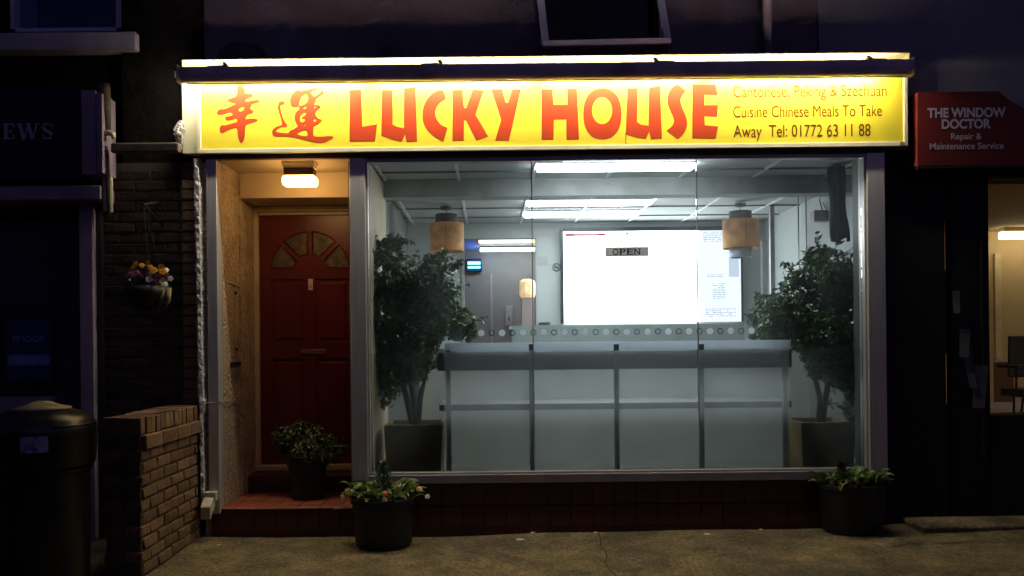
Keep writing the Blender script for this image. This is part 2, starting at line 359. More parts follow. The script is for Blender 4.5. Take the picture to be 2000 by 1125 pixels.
# pavement material: stained concrete with cracks
def pavement_mat():
    m = mat('stained_concrete', (0.15, 0.112, 0.048), 0.8, var=0.55, scale=4.5, bump=0.03, bscale=22,
            dirt=(0.07, 0.052, 0.03), dscale=1.6, damt=0.85, detail=12)
    n = m.node_tree; L = n.links.new
    b = [x for x in n.nodes if x.type == 'BSDF_PRINCIPLED'][0]
    src = b.inputs['Base Color'].links[0].from_socket
    tc = [x for x in n.nodes if x.type == 'TEX_COORD'][0]
    vo = n.nodes.new('ShaderNodeTexVoronoi'); vo.inputs['Scale'].default_value = 55; L(tc.outputs['Object'], vo.inputs['Vector'])
    r = n.nodes.new('ShaderNodeValToRGB'); r.color_ramp.elements[0].position = 0.08; r.color_ramp.elements[1].position = 0.26
    r.color_ramp.elements[0].color = (1, 1, 1, 1); r.color_ramp.elements[1].color = (0, 0, 0, 1); L(vo.outputs['Distance'], r.inputs[0])
    n4 = n.nodes.new('ShaderNodeTexNoise'); n4.inputs['Scale'].default_value = 5; L(tc.outputs['Object'], n4.inputs['Vector'])
    mu = n.nodes.new('ShaderNodeMath'); mu.operation = 'MULTIPLY'; L(r.outputs[0], mu.inputs[0])
    r5 = n.nodes.new('ShaderNodeValToRGB'); r5.color_ramp.elements[0].position = 0.42; r5.color_ramp.elements[1].position = 0.7
    L(n4.outputs['Fac'], r5.inputs[0]); L(r5.outputs[0], mu.inputs[1])
    mx = n.nodes.new('ShaderNodeMixRGB'); L(mu.outputs[0], mx.inputs[0]); L(src, mx.inputs[1]); mx.inputs[2].default_value = (0.5, 0.42, 0.25, 1)
    n5 = n.nodes.new('ShaderNodeTexNoise'); n5.inputs['Scale'].default_value = 48; n5.inputs['Detail'].default_value = 5; n5.inputs['Roughness'].default_value = 0.7
    mp5 = n.nodes.new('ShaderNodeMapping'); mp5.inputs['Scale'].default_value = (1, 0.45, 1); L(tc.outputs['Object'], mp5.inputs[0]); L(mp5.outputs[0], n5.inputs['Vector'])
    r6 = n.nodes.new('ShaderNodeMapRange'); r6.inputs[1].default_value = 0.32; r6.inputs[2].default_value = 0.70; r6.inputs[3].default_value = 0.45; r6.inputs[4].default_value = 1.75; L(n5.outputs['Fac'], r6.inputs[0])
    hs = n.nodes.new('ShaderNodeHueSaturation'); L(r6.outputs[0], hs.inputs['Value']); L(mx.outputs[0], hs.inputs['Color'])
    L(hs.outputs[0], b.inputs['Base Color'])
    return m
M['pavement'] = pavement_mat()
M['asphalt'] = mat('asphalt', (0.05, 0.05, 0.05), 0.9, var=0.3, scale=20, bump=0.004)
M['crack'] = mat('dark_crack', (0.03, 0.022, 0.015), 1)

# =================================================================== SETTING
# pavement sheet with a gentle unevenness
pv = MB(); nx, ny = 120, 40
x0, x1, y0, y1 = -6.5, 6.5, -3.2, 0.0
for j in range(ny + 1):
    for i in range(nx + 1):
        x = x0 + (x1 - x0) * i / nx; y = y0 + (y1 - y0) * j / ny
        z = 0.006 * math.sin(x * 2.3 + y * 1.7) + 0.004 * math.sin(x * 5.1 - y * 4.2) + max(0, x) * 0.014 - 0.004
        pv.v.append(Vector((x, y, z)))
for j in range(ny):
    for i in range(nx):
        a = j * (nx + 1) + i; pv.f.append((a, a + 1, a + nx + 2, a + nx + 1))
part('pavement', pv, M['pavement'], smooth=True, kind='structure')
part('road', MB().quad((-60, -60, -0.12), (60, -60, -0.12), (60, -3.2, -0.12), (-60, -3.2, -0.12)), M['asphalt'], kind='structure')
part('ground', MB().quad((-60, -60, -0.3), (60, -60, -0.3), (60, 60, -0.3), (-60, 60, -0.3)), M['asphalt'], kind='structure')
part('kerb', MB().box(-6.5, 6.5, -3.33, -3.2, -0.12, 0.0), M['stone_sill'], kind='structure', bevel=0.01)
def gz(x, y): return 0.006 * math.sin(x * 2.3 + y * 1.7) + 0.004 * math.sin(x * 5.1 - y * 4.2) + max(0, x) * 0.014 - 0.004
# crack: a thin wandering groove line lying on the concrete
ck = MB(); pts = [P(u, v, 0) for u, v in ()]
def ground_pt(u, v, z=0.0):
    # sight line meets the pavement plane
    du, dv = (u - U0) / F, -(v - V0) / F
    dz = -du * s_ + dv * c_; dx = du * c_ + dv * s_
    d = (z - H) / dz
    return Vector((dx * d, d - D, z))
def crack(uv, wd, name='pavement_crack'):
    m = MB(); ps = []
    for u, v in uv:
        q = ground_pt(u, v, 0.02); q.z = gz(q.x, q.y); q = ground_pt(u, v, q.z); ps.append(q)
    L2, R2 = [], []
    for i, p in enumerate(ps):
        t = (ps[min(i+1, len(ps)-1)] - ps[max(i-1, 0)]).normalized(); s = Vector((t.y, -t.x, 0)) * wd * R.uniform(0.5, 1.3)
        L2.append(p + s + Vector((0, 0, 0.003))); R2.append(p - s + Vector((0, 0, 0.003)))
    for i in range(len(ps) - 1): m.quad(L2[i], R2[i], R2[i+1], L2[i+1])
    o = part(name, m, M['crack'], kind='structure')
crack([(1168, 1038), (1174, 1056), (1172, 1066), (1183, 1078), (1186, 1090), (1181, 1098), (1190, 1112), (1204, 1126), (1215, 1150)], 0.004)
crack([(1712, 1066), (1730, 1071), (1770, 1063), (1810, 1059), (1850, 1062), (1900, 1057), (1950, 1060), (2020, 1052)], 0.006)

# =================================================================== THE TAKEAWAY SHOP
shop = thing('takeaway_shop', 'single-storey shopfront with dark red door, three-pane lit window and aluminium pilasters', 'shop', (0.5, 0.3, 0))
yW = 0.10
SZ = H + 1.30          # underside of the sign box / porch ceiling
xl = PX(405, yW); xr = PX(1597, yW, 60)
ztop = 4.6
# upper wall built round the open window
wx0, wx1 = PX(1056, yW, 60), PX(1300, yW, 60)
wz0 = PZ(88, yW, 1180)
up = MB()
up.box(xl, wx0, yW, yW + 0.25, SZ + 0.35, ztop).box(wx1, xr, yW, yW + 0.25, SZ + 0.35, ztop).box(wx0, wx1, yW, yW + 0.25, SZ + 0.35, wz0)
part('upper_wall', up, M['render'], shop)
win = part('window', MB().box(wx0, wx1, yW + 0.12, yW + 0.14, wz0, ztop), M['dark_glass'], shop)
fr = MB(); fr.box(wx0 + 0.03, wx1 - 0.03, yW + 0.05, yW + 0.10, wz0 + 0.002, wz0 + 0.03)
fr.box(wx0 + 0.002, wx0 + 0.03, yW + 0.05, yW + 0.10, wz0 + 0.002, ztop); fr.box(wx1 - 0.03, wx1 - 0.002, yW + 0.05, yW + 0.10, wz0 + 0.002, ztop)
part('frame', fr, M['upvc'], win, bevel=0.004)
# open top-hung sash: leans out at the bottom
a, b = P(1056, 0, yW - 0.05), P(1066, 90, yW - 0.16); c, d = P(1290, 0, yW - 0.05), P(1304, 84, yW - 0.16)
sa = MB()
def bar(m, p, q, w_, t_):
    p, q = Vector(p), Vector(q); ax = (q - p).normalized(); side = ax.cross(Vector((0, 1, 0)));
    if side.length < 0.1: side = Vector((1, 0, 0))
    side.normalize(); nn = side.cross(ax).normalized()
    vs = []
    for e in (p, q):
        for s1, s2 in ((-1, -1), (1, -1), (1, 1), (-1, 1)):
            vs.append(e + side * s1 * w_ / 2 + nn * s2 * t_ / 2)
    m.add(vs, [(0, 1, 2, 3), (7, 6, 5, 4), (0, 4, 5, 1), (1, 5, 6, 2), (2, 6, 7, 3), (3, 7, 4, 0)])
a2 = a + (a - b) * 1.2; c2 = c + (c - d) * 1.2
bar(sa, a2, b, 0.05, 0.04); part('sash', sa, M['upvc'], win, bevel=0.004)
sa = MB(); bar(sa, c2, d, 0.05, 0.04); part('sash', sa, M['upvc'], win, bevel=0.004)
sb = MB(); bar(sb, b + Vector((-0.02, 0, 0.012)), d + Vector((0.02, 0, 0.012)), 0.04, 0.045); part('sash_rail', sb, M['upvc'], win, bevel=0.004)
sl = P(1056, 100, 0); part('sill', MB().box(wx0 - 0.03, wx1 + 0.01, yW - 0.05, yW - 0.002, wz0 - 0.085, wz0 - 0.02), M['brown_soffit'], win, bevel=0.006)
# dark half-round patches on the render above the sign
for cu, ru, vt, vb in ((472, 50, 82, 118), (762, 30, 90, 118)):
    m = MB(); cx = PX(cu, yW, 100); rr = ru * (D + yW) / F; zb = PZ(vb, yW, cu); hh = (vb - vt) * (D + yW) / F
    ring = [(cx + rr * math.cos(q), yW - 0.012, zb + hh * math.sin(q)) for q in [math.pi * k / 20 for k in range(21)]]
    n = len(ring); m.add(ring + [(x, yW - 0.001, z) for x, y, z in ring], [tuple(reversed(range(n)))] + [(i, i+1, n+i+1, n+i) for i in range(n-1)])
    part('arch_patch', m, M['arch'], shop)
# rainwater pipe on the party line
rp = thing('downpipe', 'pale rainwater downpipe running down the dark render at the right of the shop', 'pipe', P(1498, 100, 0.03))
part('pipe', MB().tube([(PX(1498, 0.05, 60), 0.045, ztop), (PX(1498, 0.05, 60), 0.045, SZ + 0.5)], 0.032, 14), M['paint_purple'], rp, smooth=True)
part('pipe_bracket', MB().box(PX(1492, 0.05, 60) - 0.02, PX(1504, 0.05, 60) + 0.02, 0.07, yW, SZ + 1.2, SZ + 1.235), M['iron'], rp)

# --- front plane measures
Xd0, Xd1 = PX(430, 0, 600), PX(687, 0, 600)        # doorway opening
Xw0, Xw1 = PX(720, 0, 620), PX(1688, 0, 620)       # window opening
Zw0 = PZ(919, 0, 1200); Zw1 = SZ
ZF = 0.34                                          # shop floor level
# pilasters
def pilaster(x0, x1, z0, z1, y0=-0.05, y1=0.06, m='alu'):
    return part('pilaster', MB().box(x0, x1, y0, y1, z0, z1), M[m], shop, bevel=0.006)
pilaster(PX(407, -0.03, 640), Xd0, 0.17, SZ - 0.003)
pilaster(Xd1, PX(718, 0, 620), PZ(940, -0.05, 705), SZ - 0.003, y1=0.10)
pilaster(PX(1690, 0, 620), PX(1725, 0, 620), PZ(936, -0.05, 1705), SZ - 0.003, y1=0.10)
# dark slots beside the left pilaster
part('wall_return', MB().box(PX(398, 0, 640), PX(406, -0.03, 640) , 0.0, 0.5, 0.0, SZ - 0.01), M['wall_porch'], shop)
# soffit board behind the sign + head
part('lintel', MB().box(PX(398, 0, 640), PX(1727, 0, 620), -0.045, 0.0005, SZ, SZ + 0.30), M['brown_soffit'], shop)
part('window_head', MB().box(Xd1, PX(1725, 0, 620), 0.001, 0.06, SZ + 0.001, SZ + 0.36), M['brown_soffit'], shop)
part('porch_head', MB().box(PX(398, 0, 640), Xd1 - 0.001, 0.001, 0.30, SZ + 0.031, SZ + 0.36), M['brown_soffit'], shop)

# --- stall riser with tiles
sr = part('stall_riser', MB().box(PX(690, 0, 1000), PX(1727, 0, 1000), -0.02, 0.18, -0.02, Zw0 - 0.075), M['grout'], shop)
tl = 0.152
zt = Zw0 - 0.077; rows = [(zt - tl, zt), (zt - 2 * tl - 0.004, zt - tl - 0.004)]
tm = [bevbox('tile', tl - 0.003, 0.012, tl - 0.003, 0.002, M['tile_brown'], 0.0006) for _ in range(3)]
x = PX(690, 0, 1000) + 0.02
k = 0
while x + tl < PX(1727, 0, 1000):
    for (za, zb) in rows:
        piece('tile', tm[k % 3], sr, (x + tl / 2, -0.026 + R.uniform(-0.0008, 0.0008), (za + zb) / 2), (R.uniform(-.004, .004), 0, R.uniform(-.004, .004)))
        k += 1
    x += tl
pl = MB().box(PX(690, 0, 1000), PX(1727, 0, 1000), -0.024, -0.021, -0.02, rows[1][0] - 0.002); part('plinth', pl, M['tile_brown'], sr)
# --- window frame
wf = part('window_frame', MB().box(PX(718, 0, 620) + 0.001, PX(1690, 0, 620) - 0.001, -0.045, 0.06, Zw0 - 0.073, Zw0 - 0.012), M['alu_dark'], shop, bevel=0.004)
part('sill_bead', MB().box(Xw0, Xw1, -0.03, 0.05, Zw0 - 0.012, Zw0 + 0.004), M['alu'], wf, bevel=0.002)
part('side_bead', MB().box(PX(718, 0, 620) + 0.001, Xw0 + 0.006, -0.03, 0.05, Zw0 + 0.004, SZ - 0.001), M['alu'], wf, bevel=0.002)
part('side_bead', MB().box(Xw1 - 0.006, PX(1690, 0, 620) - 0.001, -0.03, 0.05, Zw0 + 0.004, SZ - 0.001), M['alu'], wf, bevel=0.002)
part('head_bead', MB().box(Xw0 + 0.007, Xw1 - 0.007, -0.03, 0.05, SZ - 0.03, SZ - 0.002), M['alu_dark'], wf, bevel=0.002)
# --- three glass panes, joints, frosted film and the row of dots
J = [Xw0 + 0.007, PX(1041, 0.01, 620), PX(1363, 0.01, 620), Xw1 - 0.007]
Zf = PZ(685, 0.02, 1200)
panes = []
for k in range(3):
    g = part('glass_pane', MB().box(J[k] + 0.004, J[k+1] - 0.004, 0.006, 0.014, Zw0 + 0.005, SZ - 0.031), M['clear'], shop)
    panes.append(g)
    ea, eb = PX(868, 0.02, 800), PX(1542, 0.02, 800)
    fa, fz = max(J[k] + 0.004, ea), min(J[k+1] - 0.004, eb)
    part('frosted_film', MB().box(fa, fz, 0.0165, 0.0205, Zw0 + 0.006, Zf), M['film'], g)
    if k == 0: part('thin_film', MB().box(J[k] + 0.004, ea - 0.001, 0.0165, 0.0205, Zw0 + 0.006, Zf), M['film_thin'], g)
    if k == 2: part('thin_film', MB().box(eb + 0.001, J[k+1] - 0.004, 0.0165, 0.0205, Zw0 + 0.006, Zf), M['film_thin'], g)
for k in (1, 2):
    part('glass_joint', MB().box(J[k] - 0.0035, J[k] + 0.0035, 0.003, 0.017, Zw0 + 0.005, SZ - 0.031), M['joint'], shop)
u = 940.0; k = 0
while u < 1475:
    q = P(u, 650.5 + (u - 940) * -0.0085 if True else 650, 0.004)
    g = panes[0] if q.x < J[1] else panes[1] if q.x < J[2] else panes[2]
    if k % 2 == 0:
        part('dot', MB().disc((q.x, 0.0042, q.z), (0, -1, 0), 0.0235, 24, -0.0012), M['dot_white'], g)
    else:
        m = MB(); n = 24
        vs = [(q.x + r * math.cos(2*math.pi*j/n), 0.0035, q.z + r * math.sin(2*math.pi*j/n)) for r in (0.0155, 0.0215) for j in range(n)]
        m.add(vs, [(j, (j+1) % n, n + (j+1) % n, n + j) for j in range(n)])
        part('ring_dot', m, M['dot_ring'], g)
    u += 20.3; k += 1

# --- porch (recessed doorway)
yB, yD = 0.46, 0.86
zLb = PZ(386, yB, 600)
pw = MB()
pw.box(PX(398, 0, 640), Xd0 - 0.001, 0.061, yB, 0.0, SZ + 0.03)                     # left cheek
part('porch_wall', pw, M['wall_porch'], shop)
part('porch_wall', MB().box(PX(398, 0, 640), Xd0 + 0.012, yB + 0.001, yD + 0.2, 0.0, SZ + 0.03), M['wall_porch'], shop)
part('porch_wall', MB().box(Xd1 + 0.06, Xd1 + 0.12, 0.10, yD + 0.2, 0.0, SZ), M['porch_smooth'], shop)
part('porch_ceiling', MB().box(Xd0 - 0.0005, Xd1 + 0.06, 0.0005, yB - 0.001, SZ + 0.001, SZ + 0.03), M['porch_smooth'], shop)
part('porch_beam', MB().box(Xd0 + 0.0125, Xd1 + 0.059, yB, yD + 0.2, zLb, SZ + 0.029), M['porch_smooth'], shop, bevel=0.004)
Xf0 = PX(497, yD, 650); Xf1 = PX(712, yD, 650); Xo0 = PX(508, yD, 650); Xo1 = PX(704, yD, 650)
Zdt = PZ(421, yD, 600); Zdb = PZ(906, yD, 600)
df = part('door_frame', MB().box(Xf0, Xo0, yD - 0.03, yD + 0.05, Zdb, zLb - 0.001).box(Xo1, Xd1 + 0.059, yD - 0.03, yD + 0.05, Zdb, zLb - 0.001), M['frame_cream'], shop, bevel=0.004)
part('transom', MB().box(Xo0 + 0.001, Xo1 - 0.001, yD - 0.028, yD + 0.05, Zdt + 0.03, zLb - 0.002), M['frame_cream'], df, bevel=0.003)
part('transom_bead', MB().box(Xo0 + 0.001, Xo1 - 0.001, yD - 0.015, yD + 0.05, Zdt + 0.003, Zdt + 0.028), M['frame_cream'], df, bevel=0.003)
part('threshold', MB().box(Xf0, Xd1 + 0.059, yD - 0.05, yD + 0.05, Zdb - 0.05, Zdb - 0.003), M['frame_cream'], shop, bevel=0.006)
# door: stiles, rails, sunken panels, fanlight
door = part('door', MB().box(Xo0 + 0.003, Xo1 - 0.003, yD + 0.012, yD + 0.045, Zdb + 0.003, Zdt), M['door_red'], shop)
def dz(v): return PZ(v, yD, 609)
def dx(u): return PX(u, yD, 650)
fc = (dx(607), dz(528)); ro = 0.315; ri = 0.115
# face boards (stiles / rails) proud of the slab, with the fan cut as a polygon ring board
face = MB()
zt_, zm, zl1, zl2 = Zdt, dz(545), dz(668), dz(700)
yf0, yf1 = yD - 0.002, yD + 0.0118
xs0, xs1 = Xo0 + 0.003, Xo1 - 0.003
pxL, pxM0, pxM1, pxR = dx(532), dx(597), dx(617), dx(682)
part('stile', MB().box(xs0, pxL, yf0, yf1, Zdb + 0.004, zm), M['door_red'], door, bevel=0.002)
part('stile', MB().box(pxR, xs1, yf0, yf1, Zdb + 0.004, zm), M['door_red'], door, bevel=0.002)
part('muntin', MB().box(pxM0, pxM1, yf0, yf1, zl1, zm), M['door_red'], door, bevel=0.002)
part('muntin', MB().box(pxM0, pxM1, yf0, yf1, dz(870), zl2), M['door_red'], door, bevel=0.002)
part('rail', MB().box(pxL, pxR, yf0, yf1, zl2, zl1), M['door_red'], door, bevel=0.002)
part('rail', MB().box(pxL, pxR, yf0, yf1, Zdb + 0.004, dz(870)), M['door_red'], door, bevel=0.002)
for (a0, a1) in ((pxL, pxM0), (pxM1, pxR)):
    for (z0_, z1_) in ((zl1, zm), (dz(870), zl2)):
        part('panel', MB().box(a0 + 0.03, a1 - 0.03, yD + 0.001, yD + 0.0115, z0_ + 0.03, z1_ - 0.03), M['door_red'], door, bevel=0.006)
# upper fan board
def arc(r, n=24, a0=0, a1=math.pi): return [(fc[0] + r * math.cos(a0 + (a1 - a0) * k / n), fc[1] + r * math.sin(a0 + (a1 - a0) * k / n)) for k in range(n + 1)]
def curve_mesh(name, polys, thick=0.002):
    """flat filled shape (x, z) with holes, even-odd"""
    cu = bpy.data.curves.new(name + '_outline', 'CURVE'); cu.dimensions = '2D'; cu.fill_mode = 'BOTH'; cu.extrude = thick / 2
    for pl_ in polys:
        sp = cu.splines.new('POLY'); sp.points.add(len(pl_) - 1)
        for i, (x_, z_) in enumerate(pl_): sp.points[i].co = (x_, z_, 0, 1)
        sp.use_cyclic_u = True
    tmp = bpy.data.objects.new('tmp', cu); sc.collection.objects.link(tmp)
    dg = bpy.context.evaluated_depsgraph_get(); me = bpy.data.meshes.new_from_object(tmp.evaluated_get(dg))
    m = MB()
    vs = [(v.co.x, 0, v.co.y) for v in me.vertices]; zz = [v.co.z for v in me.vertices]
    m.v = [Vector((a[0], -z, a[2])) for a, z in zip(vs, zz)]; m.f = [tuple(p.vertices) for p in me.polygons]
    bpy.data.objects.remove(tmp); bpy.data.curves.remove(cu); bpy.data.meshes.remove(me)
    return m
def shiftm(m, dx_=0, dy=0, dz_=0):
    for v in m.v: v.x += dx_; v.y += dy; v.z += dz_
    return m
holes = []
g0 = 0.035
for k in range(4):
    a0 = k * math.pi / 4 + 0.06; a1 = (k + 1) * math.pi / 4 - 0.06
    h_ = arc(ro, 8, a0, a1) + list(reversed(arc(ri + 0.02, 6, a0 + 0.12, a1 - 0.12)))
    holes.append(h_)
board = [(xs0, zm + 0.001), (xs1, zm + 0.001), (xs1, zt_ - 0.002), (xs0, zt_ - 0.002)]
fb = curve_mesh('fan_board', [board] + holes, 0.013)
part('fan_board', shiftm(fb, 0, yD + 0.0055), M['door_red'], door)
for h_ in holes:
    m = curve_mesh('fan_pane', [h_], 0.002); part('fan_pane', shiftm(m, 0, yD + 0.0095), M['fan_glass'], door)
    # moulding round each light
    m = MB(); m.tube([(x_, yD - 0.002, z_) for x_, z_ in h_ + [h_[0]]], 0.006, 6, caps=False); part('fan_moulding', m, M['door_moulding'], door, smooth=True)
q = P(607, 556, yD); nb = part('door_number', MB().box(q.x - 0.019, q.x + 0.019, yD - 0.009, yD - 0.0025, q.z - 0.046, q.z + 0.046), mat('number_plate', (0.62, 0.5, 0.42), 0.4), door, bevel=0.003)
part('keyhole', MB().disc((q.x, yD - 0.010, q.z - 0.014), (0, -1, 0), 0.006, 10, -0.001).box(q.x - 0.003, q.x + 0.003, yD - 0.0105, yD - 0.0093, q.z - 0.024, q.z - 0.016), M['iron'], door)
q = P(612, 687, yD); part('letterbox', MB().box(q.x - 0.10, q.x + 0.10, yD - 0.012, yD - 0.0025, q.z - 0.02, q.z + 0.02), M['brass'], door, bevel=0.006)
# steps with quarry tiles
ZS1 = PZ(990, 0, 550); yS = 0.60; ZS2 = Zdb - 0.051
xs = PX(392, 0, 1020)
st = part('step', MB().box(Xd0 - 0.07, Xd1, -0.02, yS, 0.0 - 0.02, ZS1 - 0.014), M['grout'], shop)
part('step', MB().box(Xd0 - 0.01, Xd1 + 0.058, yS, yD + 0.2, -0.02, ZS2 - 0.002), M['tile_brown'], shop, bevel=0.006)
part('porch_floor', MB().box(Xd1 + 0.0005, Xd1 + 0.058, 0.18, yS - 0.001, -0.02, ZS1 - 0.002), M['tile_brown'], shop)
tq = [bevbox('tile', tl - 0.004, tl - 0.004, 0.016, 0.004, M['tile_step'], 0.001) for _ in range(3)]
tf = [bevbox('tile', tl - 0.004, 0.010, 0.145, 0.003, M['tile_brown'], 0.001) for _ in range(3)]
x = Xd0 - 0.07; k = 0
while x + 0.05 < Xd1:
    wd = min(tl, Xd1 - x)
    for j in range(4):
        if x < Xd0 - 0.001 and j > 0: sxx = 1
        piece('tile', tq[k % 3], st, (x + wd / 2, -0.032 + tl * (j + 0.5), ZS1 - 0.008), (R.uniform(-.006, .006), R.uniform(-.006, .006), 0), (wd / tl, 1, 1)); k += 1
    piece('tile', tf[k % 3], st, (x + wd / 2, -0.023, ZS1 - 0.02 - 0.0735), (R.uniform(-.006, .006), 0, 0), (wd / tl, 1, 1))
    x += tl
part('grout_line', MB().box(Xd0 - 0.07, Xd1, -0.0215, -0.0205, -0.01, ZS1 - 0.016), M['grout'], st)
part('chipped_edge', MB().box(PX(655, 0, 990), PX(684, 0, 990), -0.036, -0.03, ZS1 - 0.014, ZS1 + 0.002).jitter(0.003), mat('chipped_tile', (0.5, 0.32, 0.2), 0.9, var=0.4, scale=40), st)

# --- interior shell
XL, XR, yBk = -0.90, 3.10, 3.5
CE = H + 1.318
sh = MB(); sh.quad((XL, 0.06, ZF), (XR + 0.4, 0.06, ZF), (XR + 0.4, 6.6, ZF), (XL, 6.6, ZF)); part('floor', sh, M['floor_in'], kind='structure')
part('side_wall', MB().box(XL - 0.1, XL, 0.101, yBk, ZF, CE + 0.1), mat('taupe_side_wall', (0.24, 0.235, 0.22), 0.7, var=0.1), shop)
part('side_wall', MB().box(XR, XR + 0.1, 0.19, yBk, ZF, CE + 0.1), M['int_wall'], shop)
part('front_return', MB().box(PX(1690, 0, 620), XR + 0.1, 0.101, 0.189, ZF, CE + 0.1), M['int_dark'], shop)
ox0, ox1, oz = PX(907, yBk, 560), PX(1046, yBk, 560), PZ(466, yBk, 980)
part('back_wall', MB().box(XL, ox0, yBk, yBk + 0.1, ZF, CE + 0.1).box(ox1, XR, yBk, yBk + 0.1, ZF, CE + 0.1).box(ox0, ox1, yBk, yBk + 0.1, oz, CE + 0.1), M['int_wall'], shop)
part('door_casing', MB().box(ox0 - 0.03, ox0, yBk - 0.02, yBk - 0.001, ZF, oz + 0.03).box(ox1, ox1 + 0.02, yBk - 0.02, yBk - 0.001, ZF, oz + 0.03), M['int_wall_grimy'], shop)
for a, b_ in ((XL + 0.0005, XL + 0.012), (XR - 0.012, XR - 0.0005)):
    part('shade_panel', MB().box(a, b_, 0.195, yBk - 0.005, ZF, 1.28), M['int_dark'], shop)  # dark sheets added as corner shade on the lower walls
part('shade_panel', MB().box(XL + 0.0125, ox0 - 0.031, yBk - 0.015, yBk - 0.001, ZF, 1.28).box(ox1 + 0.021, XR - 0.0125, yBk - 0.015, yBk - 0.001, ZF, 1.28), M['int_dark'], shop)
# downstand beam
part('ceiling_beam', MB().box(XL + 0.001, XR - 0.001, 0.92, 1.10, PZ(381, 0.92, 1200), CE + 0.05), mat('beam_paint', (0.30, 0.32, 0.31), 0.8), shop)
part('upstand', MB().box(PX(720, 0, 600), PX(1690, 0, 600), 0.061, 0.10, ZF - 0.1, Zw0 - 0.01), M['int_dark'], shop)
# tiles and grid
cl = part('ceiling', MB().box(XL - 0.1, XR + 0.1, 0.301, yBk + 0.1, CE + 0.04, CE + 0.10), M['int_wall'], shop)
part('ceiling_edge', MB().box(XL - 0.1, XR + 0.1, 0.07, 0.30, CE + 0.002, CE + 0.0395), M['ceil_tile'], cl)
ct = [bevbox('ceiling_tile', 0.594, 0.594, 0.012, 0.003, M['ceil_tile'], 0.0) for _ in range(2)]
gx = [0.37 + 0.6 * k for k in range(-3, 6)]
gy = [0.0 + 0.6 * k for k in range(0, 7)]
for i in range(-2, 5):
    for j in range(0, 6):
        cx, cy = 0.37 + 0.6 * i + 0.3, 0.30 + 0.6 * j
        if cx - 0.3 < XL or cx + 0.3 > XR + 0.35: continue
        sx_ = 1.0; x_a = max(cx - 0.297, XL + 0.003); x_b = min(cx + 0.297, XR - 0.003)
        piece('ceiling_tile', ct[(i + j) % 2], cl, ((x_a + x_b) / 2, cy, CE + 0.016 + R.uniform(0, 0.002)), (0, 0, 0), ((x_b - x_a) / 0.594, 1, 1))
gr = MB()
for x in gx:
    if XL < x < XR: gr.box(x - 0.012, x + 0.012, 0.07, 0.919, CE - 0.002, CE + 0.009).box(x - 0.012, x + 0.012, 1.101, yBk, CE - 0.002, CE + 0.009)
part('ceiling_grid', gr, M['grid'], cl)
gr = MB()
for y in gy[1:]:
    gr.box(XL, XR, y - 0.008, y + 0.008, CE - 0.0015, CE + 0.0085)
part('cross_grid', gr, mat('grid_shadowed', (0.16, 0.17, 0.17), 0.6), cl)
# deeper kitchen
kx0, kx1, ky = -1.2, 1.1, 6.35
part('kitchen_wall', MB().box(kx0, kx1, ky, ky + 0.05, ZF, CE + 0.1).box(kx0 - 0.05, kx0, yBk + 0.1, ky, ZF, CE + 0.1).box(kx1, kx1 + 0.05, yBk + 0.1, ky, ZF, CE + 0.1), M['int_wall_grimy'], shop)
part('kitchen_ceiling', MB().box(kx0, kx1, yBk + 0.1, ky, CE + 0.02, CE + 0.1), M['int_wall_grimy'], shop)
part('wall_seam', MB().box(PX(958, ky, 580), PX(962, ky, 580), ky - 0.02, ky - 0.002, ZF, PZ(535, ky, 958)), M['upvc'], shop)

# =================================================================== LIGHT FITTINGS INSIDE
def ceiling_light(x0, x1, y0, y1, label, g='ceiling lights in the takeaway', gm='panel_glow_rear'):
    t = thing('ceiling_light', label, 'ceiling light', ((x0+x1)/2, (y0+y1)/2, CE), g)
    part('housing', MB().box(x0, x1, y0, y1, CE - 0.004, CE + 0.02), M['grid'], t, bevel=0.002)
    part('diffuser', MB().box(x0 + 0.012, x1 - 0.012, y0 + 0.012, y1 - 0.012, CE - 0.028, CE - 0.0045), M[gm], t, bevel=0.004)
ceiling_light(0.37, 1.57, 0.30, 0.50, 'long white ceiling light nearest the window glass', gm='panel_glow')
ceiling_light(0.37, 1.57, 1.92, 2.14, 'middle long white ceiling light just beyond the grey beam')
ceiling_light(0.37, 1.57, 2.60, 2.86, 'rearmost long white ceiling light above the menu board')
t = thing('kitchen_light', 'amber tube light on the ceiling of the back kitchen', 'ceiling light', P(995, 468, 4.9))
part('tube_cover', MB().box(PX(935, 4.9, 468), 0.9, 4.85, 4.95, CE - 0.045, CE - 0.015), M['warm_glow'], t, bevel=0.008)
part('base', MB().box(PX(935, 4.9, 468), 0.9, 4.83, 4.97, CE - 0.0145, CE + 0.0195), M['cream'], t)
t = thing('kitchen_light', 'cool white tube light at the rear of the back kitchen', 'ceiling light', P(995, 487, 5.9))
part('tube_cover', MB().box(PX(938, 5.9, 487), 0.9, 5.85, 5.95, CE - 0.045, CE - 0.005), M['white_glow'], t, bevel=0.008)
part('base', MB().box(PX(938, 5.9, 487), 0.9, 5.83, 5.97, CE - 0.0045, CE + 0.0195), M['grid'], t)
# blue insect killer
q = P(926, 518, ky - 0.1)
t = thing('insect_killer', 'glowing blue fly killer lamp on the kitchen wall behind the left lantern', 'fly killer', q)
part('housing', MB().box(q.x - 0.11, q.x + 0.11, ky - 0.08, ky - 0.001, q.z - 0.09, q.z + 0.10), M['dark_clip'], t, bevel=0.01)
part('tube', MB().tube([(q.x - 0.09, ky - 0.10, q.z + 0.03), (q.x + 0.09, ky - 0.10, q.z + 0.03)], 0.02, 10), M['blue_glow'], t, smooth=True)
part('tube', MB().tube([(q.x - 0.09, ky - 0.10, q.z - 0.03), (q.x + 0.09, ky - 0.10, q.z - 0.03)], 0.014, 10), M['blue_glow'], t, smooth=True)

